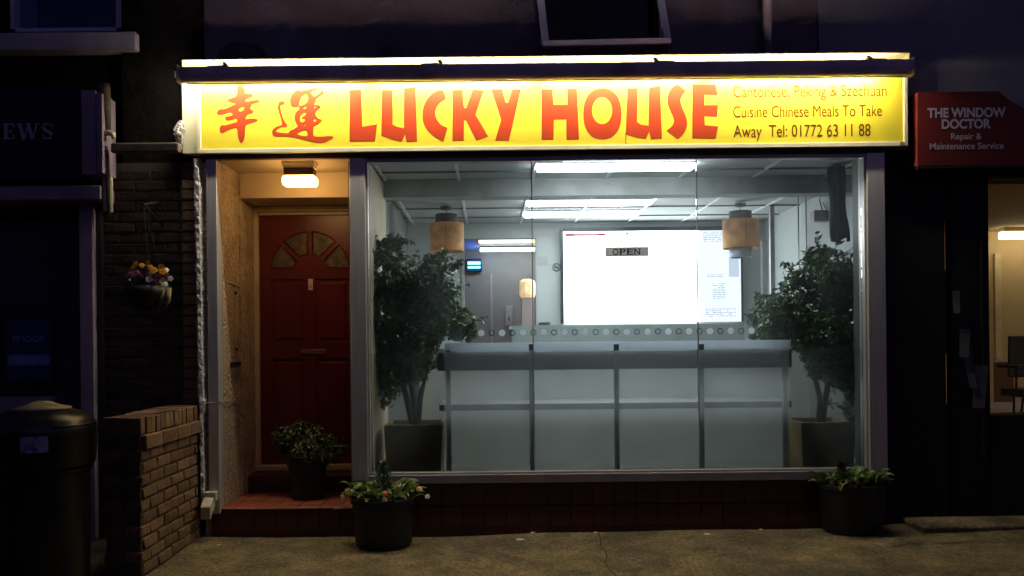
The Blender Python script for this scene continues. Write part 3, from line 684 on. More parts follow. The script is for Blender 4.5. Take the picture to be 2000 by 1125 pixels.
# pendants
def pendant(u, v_rose, v_top, v_mid, v_bot, y, label, inner):
    q = P(u, v_mid, y); t = thing('pendant_lamp', label, 'pendant lamp', (q.x, y, CE), 'drum pendant lamps in the window')
    s = (D + y) / F
    zr = CE - 0.001
    part('ceiling_rose', MB().lathe((q.x, y, zr - 0.035), [(0.05, 0), (0.055, 0.006), (0.055, 0.03), (0.03, 0.034)], 20), M['shade_dark'], t, smooth=False)
    part('cord', MB().tube([(q.x, y, zr - 0.034), (q.x, y, PZ(v_top, y, u))], 0.004, 6), M['iron'], t)
    r1, r2 = 21.5 * s, 34 * s
    z1, z2, z3 = PZ(v_top, y, u), PZ(v_mid, y, u), PZ(v_bot, y, u)
    def ring(rr, za, zb, n=32, thick=0.004):
        return MB().lathe((q.x, y, 0), [(rr, za), (rr, zb), (rr - thick, zb), (rr - thick, za), (rr, za)], n, caps=False)
    part('upper_drum', ring(r1, z2 - 0.02, z1), M['shade_dark'], t, smooth=True)
    part('upper_cap', MB().lathe((q.x, y, z1 - 0.006), [(r1 - 0.005, 0), (r1 - 0.005, 0.003)], 32), M['shade_dark'], t)
    part('shade', ring(r2, z3, z2), M['shade'], t, smooth=True)
    part('shade_seam', MB().box(q.x - 0.003, q.x + 0.001, y - r2 - 0.003, y - r2 - 0.0005, z3, z2), M['shade_dark'], t)
    part('shade_top', MB().lathe((q.x, y, z2 - 0.006), [(r2 - 0.005, 0), (r2 - 0.005, 0.003)], 32), M['shade'], t)
    if inner: part('inner_drum', ring(r1, z3 - 18 * s, z3 + 0.02), M['shade_grey'], t, smooth=True)
pendant(872, 404, 419, 437, 491, 2.2, 'amber drum pendant lamp with dark collar above the left window tree', False)
pendant(1446, 396, 413, 430, 485, 2.2, 'amber drum pendant lamp with dark collar overlapping the menu board corner', True)

# =================================================================== INTERIOR THINGS
# backlit menu board
y = yBk - 0.09
q0, q1 = P(1100, 452, y), P(1448, 628, y)
X0, X1, Z1_, Z0_ = q0.x, q1.x, PZ(451, y, 1270), PZ(630, y, 1270)
t = thing('menu_board', 'large bright white backlit menu board on the back wall', 'menu board', ((X0+X1)/2, y, Z0_))
part('frame', MB().box(X0 - 0.03, X0, y - 0.01, yBk - 0.001, Z0_, Z1_ + 0.03).box(X0, X1 + 0.02, y - 0.01, yBk - 0.001, Z1_, Z1_ + 0.045).box(X1, X1 + 0.02, y - 0.01, yBk - 0.001, Z0_, Z1_), M['frame_black'], t)
xs_ = [X0, X0 + (X1 - X0) * 0.27, X0 + (X1 - X0) * 0.52, X0 + (X1 - X0) * 0.765, X1]
for k in range(4):
    part('light_panel', MB().box(xs_[k] + 0.0005, xs_[k+1] - 0.0005, y + 0.002, y + 0.04, Z0_ + 0.001, Z1_ - 0.001), M['screen_glow'] if k < 3 else glow('menu_backlight_dim', (0.84, 0.90, 1.0), 1.4), t)
inkg = glow('menu_print', (0.50, 0.54, 0.72), 0.95); inkr = glow('menu_red', (0.75, 0.09, 0.14), 0.75); inkb = glow('menu_blue_print', (0.45, 0.60, 0.85), 0.95)
pr = MB()
rows_ = []
def lines(xa, xb, za, n, dz_, m, dens=0.85):
    for i in range(n):
        z = za - i * dz_; x = xa
        while x < xb:
            wd = R.uniform(0.015, 0.05)
            if R.random() < dens: m.box(x, min(x + wd, xb), y - 0.0005, y + 0.0019, z, z + dz_ * 0.4)
            x += wd + 0.01
s = (D + y) / F
lines(X0 + 0.58, X0 + 0.82, Z1_ - 0.03, 3, 0.022, pr, 0.5); lines(X0 + 1.02, X0 + 1.22, Z1_ - 0.025, 5, 0.020, pr); lines(X0 + 1.56, X0 + 1.78, Z1_ - 0.025, 6, 0.020, pr)
lines(X0 + 0.05, X0 + 0.20, Z0_ + 0.15, 7, 0.018, pr, 0.8); lines(X0 + 0.56, X0 + 0.66, Z0_ + 0.06, 3, 0.018, pr, 0.6); lines(X0 + 1.05, X0 + 1.3, Z0_ + 0.045, 2, 0.018, pr, 0.6); lines(X0 + 1.58, X1 - 0.06, Z0_ + 0.14, 5, 0.02, pr, 0.7)
lines(X0 + 1.60, X0 + 1.78, Z0_ + 0.52, 2, 0.02, pr, 0.9)
part('menu_text', pr, inkg, t)
m = MB().box(X0 + 0.02, X0 + 0.47, y - 0.0005, y + 0.0019, Z1_ - 0.05, Z1_ - 0.02); part('menu_heading', m, inkr, t)
m = MB(); lines(X0 + 0.12, X0 + 0.38, Z1_ - 0.041, 1, 0.022, m, 0.9)
for v in m.v: v.y -= 0.002
part('heading_text', m, glow('menu_white', (1, 0.9, 0.92), 1.2), t)
m = MB(); lines(X0 + 0.03, X0 + 0.13, Z1_ - 0.10, 3, 0.03, m, 0.5)
lines(X0 + 0.06, X0 + 0.10, Z1_ - 0.24, 14, 0.035, m, 0.7)
lines(X0 + 1.66, X0 + 1.80, Z0_ + 0.42, 9, 0.02, m, 0.9); part('menu_text', m, inkb, t)
part('photo_print', MB().box(X0 + 1.84, X1 - 0.02, y - 0.0005, y + 0.0019, Z0_ + 0.5, Z0_ + 0.85), glow('menu_photo', (0.68, 0.78, 0.98), 1.0), t)

# OPEN sign hanging inside the glass
qc = P(1224.5, 491.5, 0.06); wd, hh = 0.155, 0.034
op = thing('open_sign', 'small grey OPEN plaque hung on strings inside the window', 'sign', qc)
def text_mb(s, X0, X1, Zb, cap, y, thick=0.002, bold=0.0):
    cu = bpy.data.curves.new('txt', 'FONT'); cu.body = s; cu.size = 1; cu.extrude = 0.0; cu.offset = bold
    tmp = bpy.data.objects.new('tmp', cu); sc.collection.objects.link(tmp)
    dg = bpy.context.evaluated_depsgraph_get(); me = bpy.data.meshes.new_from_object(tmp.evaluated_get(dg))
    cu.body = 'H'; dg = bpy.context.evaluated_depsgraph_get(); dg.update(); mh = bpy.data.meshes.new_from_object(tmp.evaluated_get(dg))
    ch = max(v.co.y for v in mh.vertices)
    mnx = min(v.co.x for v in me.vertices); mxx = max(v.co.x for v in me.vertices)
    sx = (X1 - X0) / (mxx - mnx); sz = cap / ch
    m = MB(); m.v = [Vector((X0 + (v.co.x - mnx) * sx, y, Zb + v.co.y * sz)) for v in me.vertices]
    m.f = [tuple(p.vertices) for p in me.polygons]
    bpy.data.objects.remove(tmp); bpy.data.curves.remove(cu)
    return m
part('plaque', MB().box(qc.x - wd, qc.x + wd, 0.055, 0.065, qc.z - hh, qc.z + hh), M['plaque'], op, bevel=0.003)
def slab_word(word, x0, x1, zb, cap, y, mt, parent, name='lettering', serif=0.35, each=None):
    n = len(word); cw = (x1 - x0) / n
    for i, chh in enumerate(word):
        a = x0 + i * cw + cw * 0.08; b_ = x0 + (i + 1) * cw - cw * 0.08
        m = text_mb(chh, a, b_, zb, cap, y, bold=0.02)
        sh_ = cap * 0.10; sw = cap * 0.22
        def ser(xc, z, h2=sh_): m.box(xc - sw, xc + sw, y - 0.0006, y - 0.0002, z, z + h2)
        w2 = b_ - a
        if chh in 'NH':
            for xc in (a + w2 * 0.12, b_ - w2 * 0.12):
                ser(xc, zb + cap - sh_)
            ser(a + w2 * 0.12, zb)
            if chh == 'H': ser(b_ - w2 * 0.12, zb)
        elif chh == 'P': ser(a + w2 * 0.14, zb); m.box(a - sw * 0.7, a + 0.001, y - 0.0006, y - 0.0002, zb + cap - sh_, zb + cap)
        elif chh == 'E':
            m.box(a - sw * 0.7, a + 0.001, y - 0.0006, y - 0.0002, zb + cap - sh_, zb + cap); m.box(a - sw * 0.7, a + 0.001, y - 0.0006, y - 0.0002, zb, zb + sh_)
            m.box(b_ - cap * 0.07, b_, y - 0.0006, y - 0.0002, zb, zb + cap * 0.3); m.box(b_ - cap * 0.07, b_, y - 0.0006, y - 0.0002, zb + cap * 0.72, zb + cap)
        elif chh == 'W':
            for f_ in (0.03, 0.97): ser(a + w2 * f_, zb + cap - sh_)
        elif chh == 'S':
            m.box(b_ - cap * 0.10, b_ - cap * 0.04, y - 0.0006, y - 0.0002, zb + cap * 0.7, zb + cap); m.box(a + cap * 0.02, a + cap * 0.08, y - 0.0006, y - 0.0002, zb, zb + cap * 0.3)
        part('letter', m, mt, parent)
zc = qc.z - 0.022
slab_word('OPEN', qc.x - 0.108, qc.x + 0.098, zc, 0.043, 0.0535, M['frame_black'], op)
hook = P(1224, 457, 0.06)
part('string', MB().tube([(qc.x - 0.06, 0.06, qc.z + hh), hook], 0.0016, 5), M['steel'], op)
part('string', MB().tube([(qc.x + 0.06, 0.06, qc.z + hh), hook], 0.0016, 5), M['steel'], op)
part('suction_hook', MB().lathe((hook.x, 0.045, hook.z), [(0.006, -0.008), (0.010, 0), (0.006, 0.008)], 10), M['dark_clip'], op)

# service counter at the back
cy = 2.6
cx0 = PX(1000, cy, 640)
t = thing('service_counter', 'grey-green service counter across the back of the shop', 'counter', ((cx0 + 2.4) / 2, cy, ZF))
part('counter_front', MB().box(cx0, 2.6, cy, cy + 0.04, ZF, PZ(634, cy, 1200)), M['counter'], t)
part('counter_top', MB().box(cx0 - 0.02, 2.62, cy + 0.041, cy + 0.5, PZ(634, cy, 1200) - 0.03, PZ(634, cy, 1200) - 0.002), M['worktop'], t, bevel=0.004)
# lantern on its dark stand by the opening
y = 3.0; q = P(1030, 562, y)
t = thing('table_lantern', 'mottled glowing lantern on a dark stand beside the kitchen opening', 'lantern', (q.x, y, ZF))
part('stand', MB().box(q.x - 0.065, q.x + 0.065, y - 0.06, y + 0.06, PZ(634, y, 1030) - 0.2, PZ(582, y, 1030)), M['taupe'], t, bevel=0.006)
zz0, zz1 = PZ(581, y, 1030), PZ(545, y, 1030)
part('lamp_shade', MB().lathe((q.x, y, 0), [(0.075, zz0), (0.086, zz0 + 0.03), (0.086, zz1 - 0.03), (0.06, zz1 - 0.005), (0.03, zz1)], 10), M['mottled_shade'], t)
# wall items
q = P(994, 616, ky - 0.05); t = thing('towel_dispenser', 'narrow white dispenser on the kitchen wall left of the lantern', 'dispenser', q)
part('body', MB().box(q.x - 0.055, q.x + 0.055, ky - 0.09, ky - 0.001, q.z - 0.15, q.z + 0.14), M['upvc'], t, bevel=0.012)
part('slot', MB().box(q.x - 0.008, q.x + 0.008, ky - 0.094, ky - 0.0905, q.z - 0.08, q.z - 0.02), M['dark_clip'], t)
q = P(1087, 522, yBk - 0.01); t = thing('no_smoking_sign', 'round no smoking sign on the wall left of the menu board', 'sign', q)
m = MB(); n = 24; yy = yBk - 0.006
m.add([(q.x + r * math.cos(2*math.pi*j/n), yy, q.z + r * math.sin(2*math.pi*j/n)) for r in (0.036, 0.046) for j in range(n)], [(j, (j+1) % n, n + (j+1) % n, n + j) for j in range(n)])
part('ring', m, M['dark_clip'], t)
m = MB(); bar(m, (q.x - 0.03, yy + 0.001, q.z + 0.03), (q.x + 0.03, yy + 0.001, q.z - 0.03), 0.007, 0.001); bar(m, (q.x - 0.025, yy + 0.003, q.z), (q.x + 0.025, yy + 0.003, q.z), 0.010, 0.001)
part('slash', m, M['dark_clip'], t)
part('sticker', MB().disc((q.x, yBk - 0.002, q.z), (0, -1, 0), 0.046, 20), M['worktop'], t)
q = P(1070, 614, yBk); t = thing('wall_ledge', 'thin dark ledge on the wall below the no smoking sign', 'shelf', q)
part('ledge', MB().box(q.x - 0.10, q.x + 0.02, yBk - 0.08, yBk - 0.001, PZ(632, yBk, 1060), PZ(630, yBk, 1060)), M['dark_clip'], t)
# notices stuck on the wall beside the opening
for (u, v, w_, h_, lab) in ((1060, 510, 0.06, 0.05, 'small pale notice high on the wall beside the kitchen opening'), (1063, 452, 0.13, 0.06, 'pale box cover at ceiling height left of the menu board')):
    q = P(u, v, yBk); t = thing('wall_notice', lab, 'notice', q); part('sheet', MB().box(q.x - w_, q.x + w_, yBk - 0.006, yBk - 0.001, q.z - h_, q.z + h_), M['int_wall_grimy'], t)
# steel post and frame partition on the right
q = P(1507, 407, 2.4); t = thing('partition_frame', 'slim grey steel post and glazed partition right of the menu board', 'partition', (q.x, 2.4, ZF))
part('post', MB().box(q.x - 0.022, q.x + 0.022, 2.38, 2.42, ZF, CE - 0.003), M['grey_post'], t, bevel=0.003)
for u in (1560, 1575):
    qq = P(u, 460, 1.6); part('mullion', MB().box(qq.x - 0.004, qq.x + 0.004, 1.6, 1.615, ZF, CE - 0.003), M['grey_post'], t)
q = P(1492, 480, 3.2); part('short_post', MB().box(q.x - 0.03, q.x + 0.03, 3.17, 3.23, ZF, PZ(470, 3.2, 1492)), M['grey_post'], t, bevel=0.003)
q = P(1606, 420, 2.0); t = thing('wall_box', 'grey square box fixed high on the right wall behind the drape', 'box', (2.9, 2.3, q.z))
part('box_body', MB().box(PX(1590, 1.7, 420), PX(1622, 1.7, 420), 1.7, 1.8, PZ(432, 1.7, 1606), PZ(410, 1.7, 1606)), M['grey_post'], t, bevel=0.006)
part('box_bracket', MB().tube([P(1606, 410, 1.75), P(1600, 388, 1.75)], 0.006, 6).tube([P(1606, 395, 1.75), P(1614, 408, 1.75)], 0.006, 6).tube([P(1603, 388, 1.75), (P(1603, 388, 1.75).x, 1.75, CE)], 0.006, 6), M['grey_post'], t)
# long dark drape hung near the right end of the window
y = 0.5; t = thing('drape', 'long dark gathered drape hanging at the right end of the window', 'curtain', P(1648, 310, y))
m = MB(); n = 28; rowsn = 14
zt0, zb0 = CE - 0.003, PZ(468, y, 1650)
for j in range(rowsn + 1):
    f_ = j / rowsn; z = zt0 + (zb0 - zt0) * f_
    wdt = 0.055 + 0.006 * math.sin(f_ * 9) + 0.02 * max(0, f_ - 0.6)
    for i in range(n):
        q_ = 2 * math.pi * i / n; rr = 1 + 0.18 * math.sin(q_ * 7 + f_ * 3)
        m.v.append(Vector((PX(1634, y, 380) + wdt * rr * math.cos(q_) + 0.02 * f_, y + 0.05 * rr * math.sin(q_), z + (0.02 * math.sin(q_ * 3) if j == rowsn else 0))))
for j in range(rowsn):
    for i in range(n):
        i2 = (i + 1) % n; m.f.append((j*n + i, j*n + i2, (j+1)*n + i2, (j+1)*n + i))
part('gathered_cloth', m, M['curtain'], t, smooth=True)
# framed strip on left wall
t = thing('wall_mirror', 'narrow framed mirror on the left wall behind the window tree', 'mirror', (XL, 0.9, 1.6))
part('mirror_glass', MB().box(XL + 0.001, XL + 0.01, 0.55, 1.25, 1.45, 2.25), M['shade_grey'], t)
part('mirror_frame', MB().box(XL + 0.001, XL + 0.03, 0.50, 0.55, 1.4, 2.3).box(XL + 0.001, XL + 0.03, 1.25, 1.30, 1.4, 2.3), M['worktop'], t)

# window display unit behind the frosted film
yu = 0.17
ub = thing('display_unit', 'pale open-backed shelf unit standing behind the frosted lower window', 'shelf unit', (PX(1203, yu), yu, ZF))
ux0, ux1 = PX(869, yu, 680), PX(1530, yu, 680)
part('worktop', MB().box(ux0, ux1 + 0.05, yu - 0.02, yu + 0.05, PZ(684, yu, 1200), PZ(667, yu, 1200)), M['worktop'], ub, bevel=0.003)
part('apron', MB().box(PX(854, yu, 700), PX(1546, yu, 700), yu - 0.005, yu + 0.02, PZ(721, yu, 1200), PZ(686, yu, 1200)), M['taupe'], ub)
for u in (876, 1038, 1203, 1368, 1531):
    q = P(u, 740, yu); part('post', MB().box(q.x - 0.017, q.x + 0.017, yu - 0.032, yu - 0.006, ZF, PZ(684, yu, u)), M['grey_post'], ub)
    if u in (1038, 1203, 1368): part('clip', MB().box(q.x - 0.018, q.x + 0.018, yu - 0.045, yu - 0.0205, PZ(684, yu, u), PZ(672, yu, u)), M['dark_clip'], ub, bevel=0.002)
part('shelf', MB().box(PX(858, yu, 792), PX(1546, yu, 792), yu - 0.004, yu + 0.45, PZ(799, yu, 1200), PZ(787, yu, 1200)), M['shelf'], ub)
part('back_panel', MB().box(PX(820, yu + 0.9, 800), PX(1580, yu + 0.9, 800), yu + 0.9, yu + 0.92, ZF, PZ(690, yu + 0.9, 1200)), M['white_board'], ub)
q = P(896, 658, 0.25); t = thing('counter_card', 'small pale green card stand at the left end of the display unit', 'card', (q.x, 0.2, PZ(667, yu, 896)))
part('card', MB().box(q.x - 0.035, q.x + 0.035, 0.195, 0.20, PZ(666.5, yu, 896), PZ(648, yu, 896)), mat('pale_green_card', (0.3, 0.48, 0.4), 0.6), t)

# =================================================================== PLANTS
def leaf(m, c, n, ln, wd, rnd):
    n = n.normalized(); a = n.orthogonal().normalized(); q = rnd.uniform(0, 6.28); t = Matrix.Rotation(q, 3, n) @ a; s = n.cross(t)
    m.add([c - t * ln / 2, c + s * wd / 2 + n * wd * 0.15, c + t * ln / 2, c - s * wd / 2 + n * wd * 0.15], [(0, 1, 2), (0, 2, 3)])
def rvec(rnd):
    while True:
        v = Vector((rnd.uniform(-1, 1), rnd.uniform(-1, 1), rnd.uniform(-1, 1)))
        if 0.05 < v.length < 1: return v
def clumps(m, cs, n, ln, rnd):
    """cs: (centre, radius) clumps of leaves"""
    tot = sum(r ** 2 for c, r in cs)
    for c, r in cs:
        for i in range(int(n * r * r / tot)):
            v = rvec(rnd); v = v.normalized() * (v.length ** 0.45) * (rnd.uniform(0.9, 1.45) if rnd.random() < 0.22 else 1)
            leaf(m, c + Vector((v.x * r, v.y * r * 0.8, v.z * r * 0.9)), v + rvec(rnd) * 0.9 + Vector((0, -.1, .3)), ln * rnd.uniform(0.6, 1.25), ln * 0.42, rnd)
def potted_tree(label, cu, blobs, pot, trunk, y, seed, n=6500):
    rnd = random.Random(seed)
    px0, px1, pv0 = pot; a = PX(px0, y, 870); b_ = PX(px1, y, 870); zt = PZ(pv0, y, (px0 + px1) / 2)
    xc = (a + b_) / 2; t = thing('potted_tree', label, 'potted tree', (xc, y, ZF), 'potted trees at the ends of the window')
    h = (b_ - a) / 2
    m = MB(); m.add([(xc - h*.92, y - h*.92, ZF + .001), (xc + h*.92, y - h*.92, ZF + .001), (xc + h*.92, y + h*.92, ZF + .001), (xc - h*.92, y + h*.92, ZF + .001),
                     (xc - h, y - h, zt), (xc + h, y - h, zt), (xc + h, y + h, zt), (xc - h, y + h, zt),
                     (xc - h*.88, y - h*.88, zt), (xc + h*.88, y - h*.88, zt), (xc + h*.88, y + h*.88, zt), (xc - h*.88, y + h*.88, zt),
                     (xc - h*.88, y - h*.88, zt - .03), (xc + h*.88, y - h*.88, zt - .03), (xc + h*.88, y + h*.88, zt - .03), (xc - h*.88, y + h*.88, zt - .03)],
                    [(0,3,2,1),(0,1,5,4),(1,2,6,5),(2,3,7,6),(3,0,4,7),(4,5,9,8),(5,6,10,9),(6,7,11,10),(7,4,8,11),(8,9,13,12),(9,10,14,13),(10,11,15,14),(11,8,12,15)])
    pot_o = part('planter', m, M['pot_stone'], t)
    part('soil', MB().box(xc - h*.87, xc + h*.87, y - h*.87, y + h*.87, zt - .06, zt - .028), M['soil'], t)
    tb = MB()
    for pth in trunk:
        pts = [P(u_, v_, y + dy) for u_, v_, dy in pth]
        tb.tube(pts, [0.028 - 0.018 * i / (len(pts) - 1) for i in range(len(pts))], 8)
    part('trunk', tb, M['bark'], t, smooth=True)
    cs = [(P(u_, v_, y + rnd.uniform(-.16, .16)), r_ * 0.94 * (D + y) / F) for u_, v_, r_ in blobs]
    fo = MB(); clumps(fo, cs, n, 0.072, rnd)
    for v in fo.v:
        v.x = min(max(v.x, XL + 0.02), XR - 0.02); v.y = max(v.y, 0.045)
        if y + 0.2 < 0.9: pass
    tw = MB()
    for i in range(70):
        c, r_ = rnd.choice(cs); d = rvec(rnd).normalized(); d.z = abs(d.z) * 0.8 + 0.1; d.y *= 0.6; d.normalize()
        p0 = c + d * r_ * 0.5; ln = r_ * rnd.uniform(0.7, 1.1) + 0.05; p1 = p0 + d * ln + Vector((rnd.uniform(-.03, .03), 0, rnd.uniform(-.04, .02)))
        tw.tube([p0, (p0 + p1) / 2 + Vector((0, 0, .01)), p1], [0.004, 0.003, 0.0015], 4, caps=False)
        for k in range(9):
            f_ = 0.25 + 0.75 * k / 8; q_ = p0 + (p1 - p0) * f_; leaf(fo, q_ + rvec(rnd) * 0.028, rvec(rnd) + Vector((0, -.3, .4)), rnd.uniform(.045, .08), rnd.uniform(.018, .03), rnd)
    for v in fo.v + tw.v:
        v.x = min(max(v.x, XL + 0.02), 3.05); v.y = max(v.y, 0.21 if v.x > 2.58 or v.x < -0.8 else 0.05)
    part('twigs', tw, M['bark'], t)
    part('foliage', fo, M['leaf_tree'], t, kind='stuff')
potted_tree('leafy green potted tree filling the left end of the window', 800,
    [(740, 540, 48), (775, 560, 50), (745, 610, 60), (800, 590, 52), (850, 590, 46), (835, 540, 30), (870, 565, 26), (850, 625, 50), (895, 635, 32), (915, 650, 18), (760, 660, 55), (820, 650, 50), (765, 500, 26), (745, 490, 20), (850, 515, 20), (880, 525, 12), (730, 560, 30), (735, 700, 40), (790, 690, 34), (838, 505, 12), (755, 475, 12), (778, 480, 9), (905, 615, 16), (760, 730, 38), (800, 725, 34), (835, 700, 26), (745, 770, 30), (740, 700, 40)],
    (757, 868, 825), [[(812, 830, 0), (808, 780, 0), (800, 730, 0), (790, 670, 0), (770, 600, 0)], [(815, 828, 0), (822, 770, .03), (838, 710, .03), (850, 640, .04)], [(806, 826, 0), (790, 760, -.03), (770, 700, -.04), (745, 620, -.04)]], 0.50, 3)
potted_tree('leafy green potted tree filling the right end of the window beneath the drape', 1600,
    [(1610, 520, 42), (1600, 500, 26), (1650, 560, 50), (1655, 620, 60), (1600, 600, 50), (1560, 620, 50), (1520, 600, 32), (1510, 630, 34), (1550, 660, 34), (1490, 590, 16), (1480, 650, 16), (1610, 660, 60), (1660, 690, 50), (1560, 545, 20), (1575, 565, 26), (1535, 560, 14), (1470, 625, 10), (1625, 545, 34), (1670, 540, 30), (1595, 690, 36), (1640, 725, 42), (1675, 800, 30), (1620, 700, 44), (1500, 660, 14), (1670, 750, 34), (1600, 720, 28)],
    (1546, 1650, 820), [[(1600, 824, 0), (1602, 780, 0), (1590, 730, 0), (1570, 680, 0), (1560, 640, 0)], [(1606, 824, 0), (1615, 760, .03), (1630, 700, .03), (1650, 620, .04)]], 0.50, 5)

def bigleaf(ln, wd, bend, mt):
    """one primula leaf mesh, pointing +x, arching up then over"""
    m = MB(); n = 5
    for i in range(n + 1):
        f_ = i / n; w_ = wd * math.sin(math.pi * min(0.97, 0.12 + f_ * 0.86)) ** 0.8
        x = ln * f_; z = bend * math.sin(f_ * 2.4) * ln
        m.v += [Vector((x, -w_ / 2, z + w_ * 0.22)), Vector((x, 0, z)), Vector((x, w_ / 2, z + w_ * 0.22))]
    for i in range(n):
        for j in range(2): m.f.append((i*3 + j, (i+1)*3 + j, (i+1)*3 + j + 1, i*3 + j + 1))
    me = bpy.data.meshes.new('leaf'); me.from_pydata([tuple(v) for v in m.v], [], m.f); me.materials.append(mt)
    for p in me.polygons: p.use_smooth = True
    return me
leaf_meshes = [bigleaf(0.11, 0.050, 0.35, M['leaf_bright']), bigleaf(0.09, 0.042, 0.5, M['leaf_bright']), bigleaf(0.12, 0.05, 0.2, M['leaf_dark'])]
def flower(mt, r=0.02):
    m = MB()
    for k in range(5):
        a = 2 * math.pi * k / 5; c = Vector((math.cos(a) * r * 0.55, math.sin(a) * r * 0.55, 0.001 * (k % 2)))
        m.disc(c, (math.cos(a) * 0.2, math.sin(a) * 0.2, 1), r * 0.55, 7)
    me = bpy.data.meshes.new('flower'); me.from_pydata([tuple(v) for v in m.v], [], m.f); me.materials.append(mt); return me
def floor_planter(label, uc, vb, uw, y, con_u, con_v0, con_v1, con_w, con_mat, seed, flowers):
    rnd = random.Random(seed); s = (D + y) / F
    x = PX(uc, y, vb); z0 = gz(x, y) + 0.001; r = uw / 2 * s
    hz = 0.33
    t = thing('tub_planter', label, 'planter', (x, y, z0), 'planted tubs on the pavement')
    part('tub', MB().lathe((x, y, z0), [(r * 0.84, 0), (r * 0.88, 0.02), (r * 0.98, hz - 0.04), (r * 1.03, hz - 0.035), (r * 1.03, hz), (r * 0.95, hz), (r * 0.93, hz - 0.03)], 36), M['pot_black'], t, smooth=False, bevel=0.002)
    part('soil', MB().lathe((x, y, z0 + hz - 0.032), [(r * 0.92, 0), (r * 0.5, 0.02), (0.01, 0.025)], 24), M['soil'], t)
    for i in range(95):
        a = rnd.uniform(0, 6.283); rad = r * math.sqrt(rnd.uniform(0.02, 1.0)) * 0.98
        o = piece('leaf', leaf_meshes[rnd.choice((0, 0, 1, 1, 2))], t, (x + rad * math.cos(a), y + rad * math.sin(a) * 0.9, z0 + hz - 0.02 + rnd.uniform(0, 0.05)),
                  (rnd.uniform(-.5, .5), rnd.uniform(-.7, .15), a + rnd.uniform(-.7, .7)), (rnd.uniform(.7, 1.2),) * 3)
    for (fu, fv, fm, fr) in flowers:
        q = P(fu, fv, y - r * 0.95); me = flower(M[fm], fr)
        for kk in range(2):
            piece('flower', me, t, (q.x + rnd.uniform(-.012, .012), q.y + 0.01 * kk, q.z + rnd.uniform(-.01, .01)), (math.radians(70) + rnd.uniform(-.4, .4), 0, rnd.uniform(-.5, .5)))
    cf = MB(); cx = PX(con_u, y, 900); za, zb = z0 + hz - 0.02, PZ(con_v0, y, con_u); hw = con_w / 2 * s
    for i in range(900):
        f_ = rnd.random() ** 1.3; rr = hw * (1 - f_ * 0.75) * rnd.uniform(0.3, 1.05); a = rnd.uniform(0, 6.283)
        c = Vector((cx + rr * math.cos(a), y + rr * math.sin(a), za + (zb - za) * f_))
        d = Vector((math.cos(a), math.sin(a), 1.2)).normalized() * rnd.uniform(0.02, 0.045); sd = Vector((-math.sin(a), math.cos(a), 0)) * 0.004
        cf.add([c - sd, c + sd, c + d], [(0, 1, 2)])
    part('conifer', cf, M[con_mat], t, kind='stuff')
floor_planter('black tub planter below the doorway pilaster with red flower and green conifer', 750, 1068, 124, -0.25, 748, 903, 960, 62, 'conifer', 21,
    [(748, 967, 'petal_red', 0.022), (752, 980, 'petal_cream', 0.02), (678, 960, 'petal_cream', 0.022), (668, 972, 'petal_cream', 0.014), (820, 955, 'petal_cream', 0.016), (832, 968, 'petal_white', 0.016), (812, 948, 'petal_yellow', 0.012), (775, 945, 'petal_cream', 0.014)])
floor_planter('black tub planter at the right end of the window with small brown conifer', 1661, 1052, 118, -0.15, 1643, 905, 950, 34, 'conifer_brown', 22,
    [(1662, 951, 'petal_red', 0.014), (1667, 953, 'petal_yellow', 0.012), (1640, 955, 'petal_yellow', 0.010), (1700, 960, 'petal_cream', 0.012)])
# bushy plant on the doorstep
rnd = random.Random(5); y = 0.33; s = (D + y) / F; x = PX(601, y, 920)
t = thing('doorstep_plant', 'bushy evergreen shrub in a black pot on the doorstep', 'potted plant', (x, y, ZS1))
r = 38 * s
part('pot', MB().lathe((x, y, ZS1 + 0.001), [(r * 0.8, 0), (r * 0.97, 0.24), (r * 1.04, 0.245), (r * 1.04, 0.285), (r * 0.96, 0.285), (r * 0.92, 0.25)], 30), M['pot_black'], t, bevel=0.002)
part('soil', MB().lathe((x, y, ZS1 + 0.25), [(r * 0.92, 0), (0.01, 0.012)], 20), M['soil'], t)
fo = MB(); cs = [(P(u_, v_, y + rnd.uniform(-.08, .08)), r_ * s) for u_, v_, r_ in [(560, 855, 26), (590, 845, 26), (610, 860, 30), (640, 868, 26), (655, 878, 20), (575, 875, 26), (600, 885, 30), (630, 888, 24), (550, 868, 18), (585, 832, 14), (615, 840, 16)]]
clumps(fo, cs, 3000, 0.038, rnd); part('foliage', fo, M['leaf_shrub'], t, kind='stuff')
part('stem', MB().tube([(x, y, ZS1 + 0.25), (x + 0.01, y, ZS1 + 0.42)], 0.012, 8), M['bark'], t)

# =================================================================== THE LIT SIGN
yS0 = -0.075
sg = thing('shop_sign', 'long yellow lit fascia sign reading LUCKY HOUSE in red', 'sign', (0.4, yS0, SZ))
sx0, sx1 = PX(385, yS0, 220), PX(1772, yS0, 220)
zs0, zs1 = H + 1.3315, H + 1.875
part('sign_box', MB().box(sx0 + 0.002, sx1 - 0.002, yS0 + 0.012, yS0 + 0.02, zs0 + 0.002, zs1), M['cream'], sg)
part('sign_face', MB().box(sx0 + 0.028, sx1 - 0.028, yS0 + 0.006, yS0 + 0.0118, zs0 + 0.034, zs1 - 0.002), M['sign_yellow'], sg)
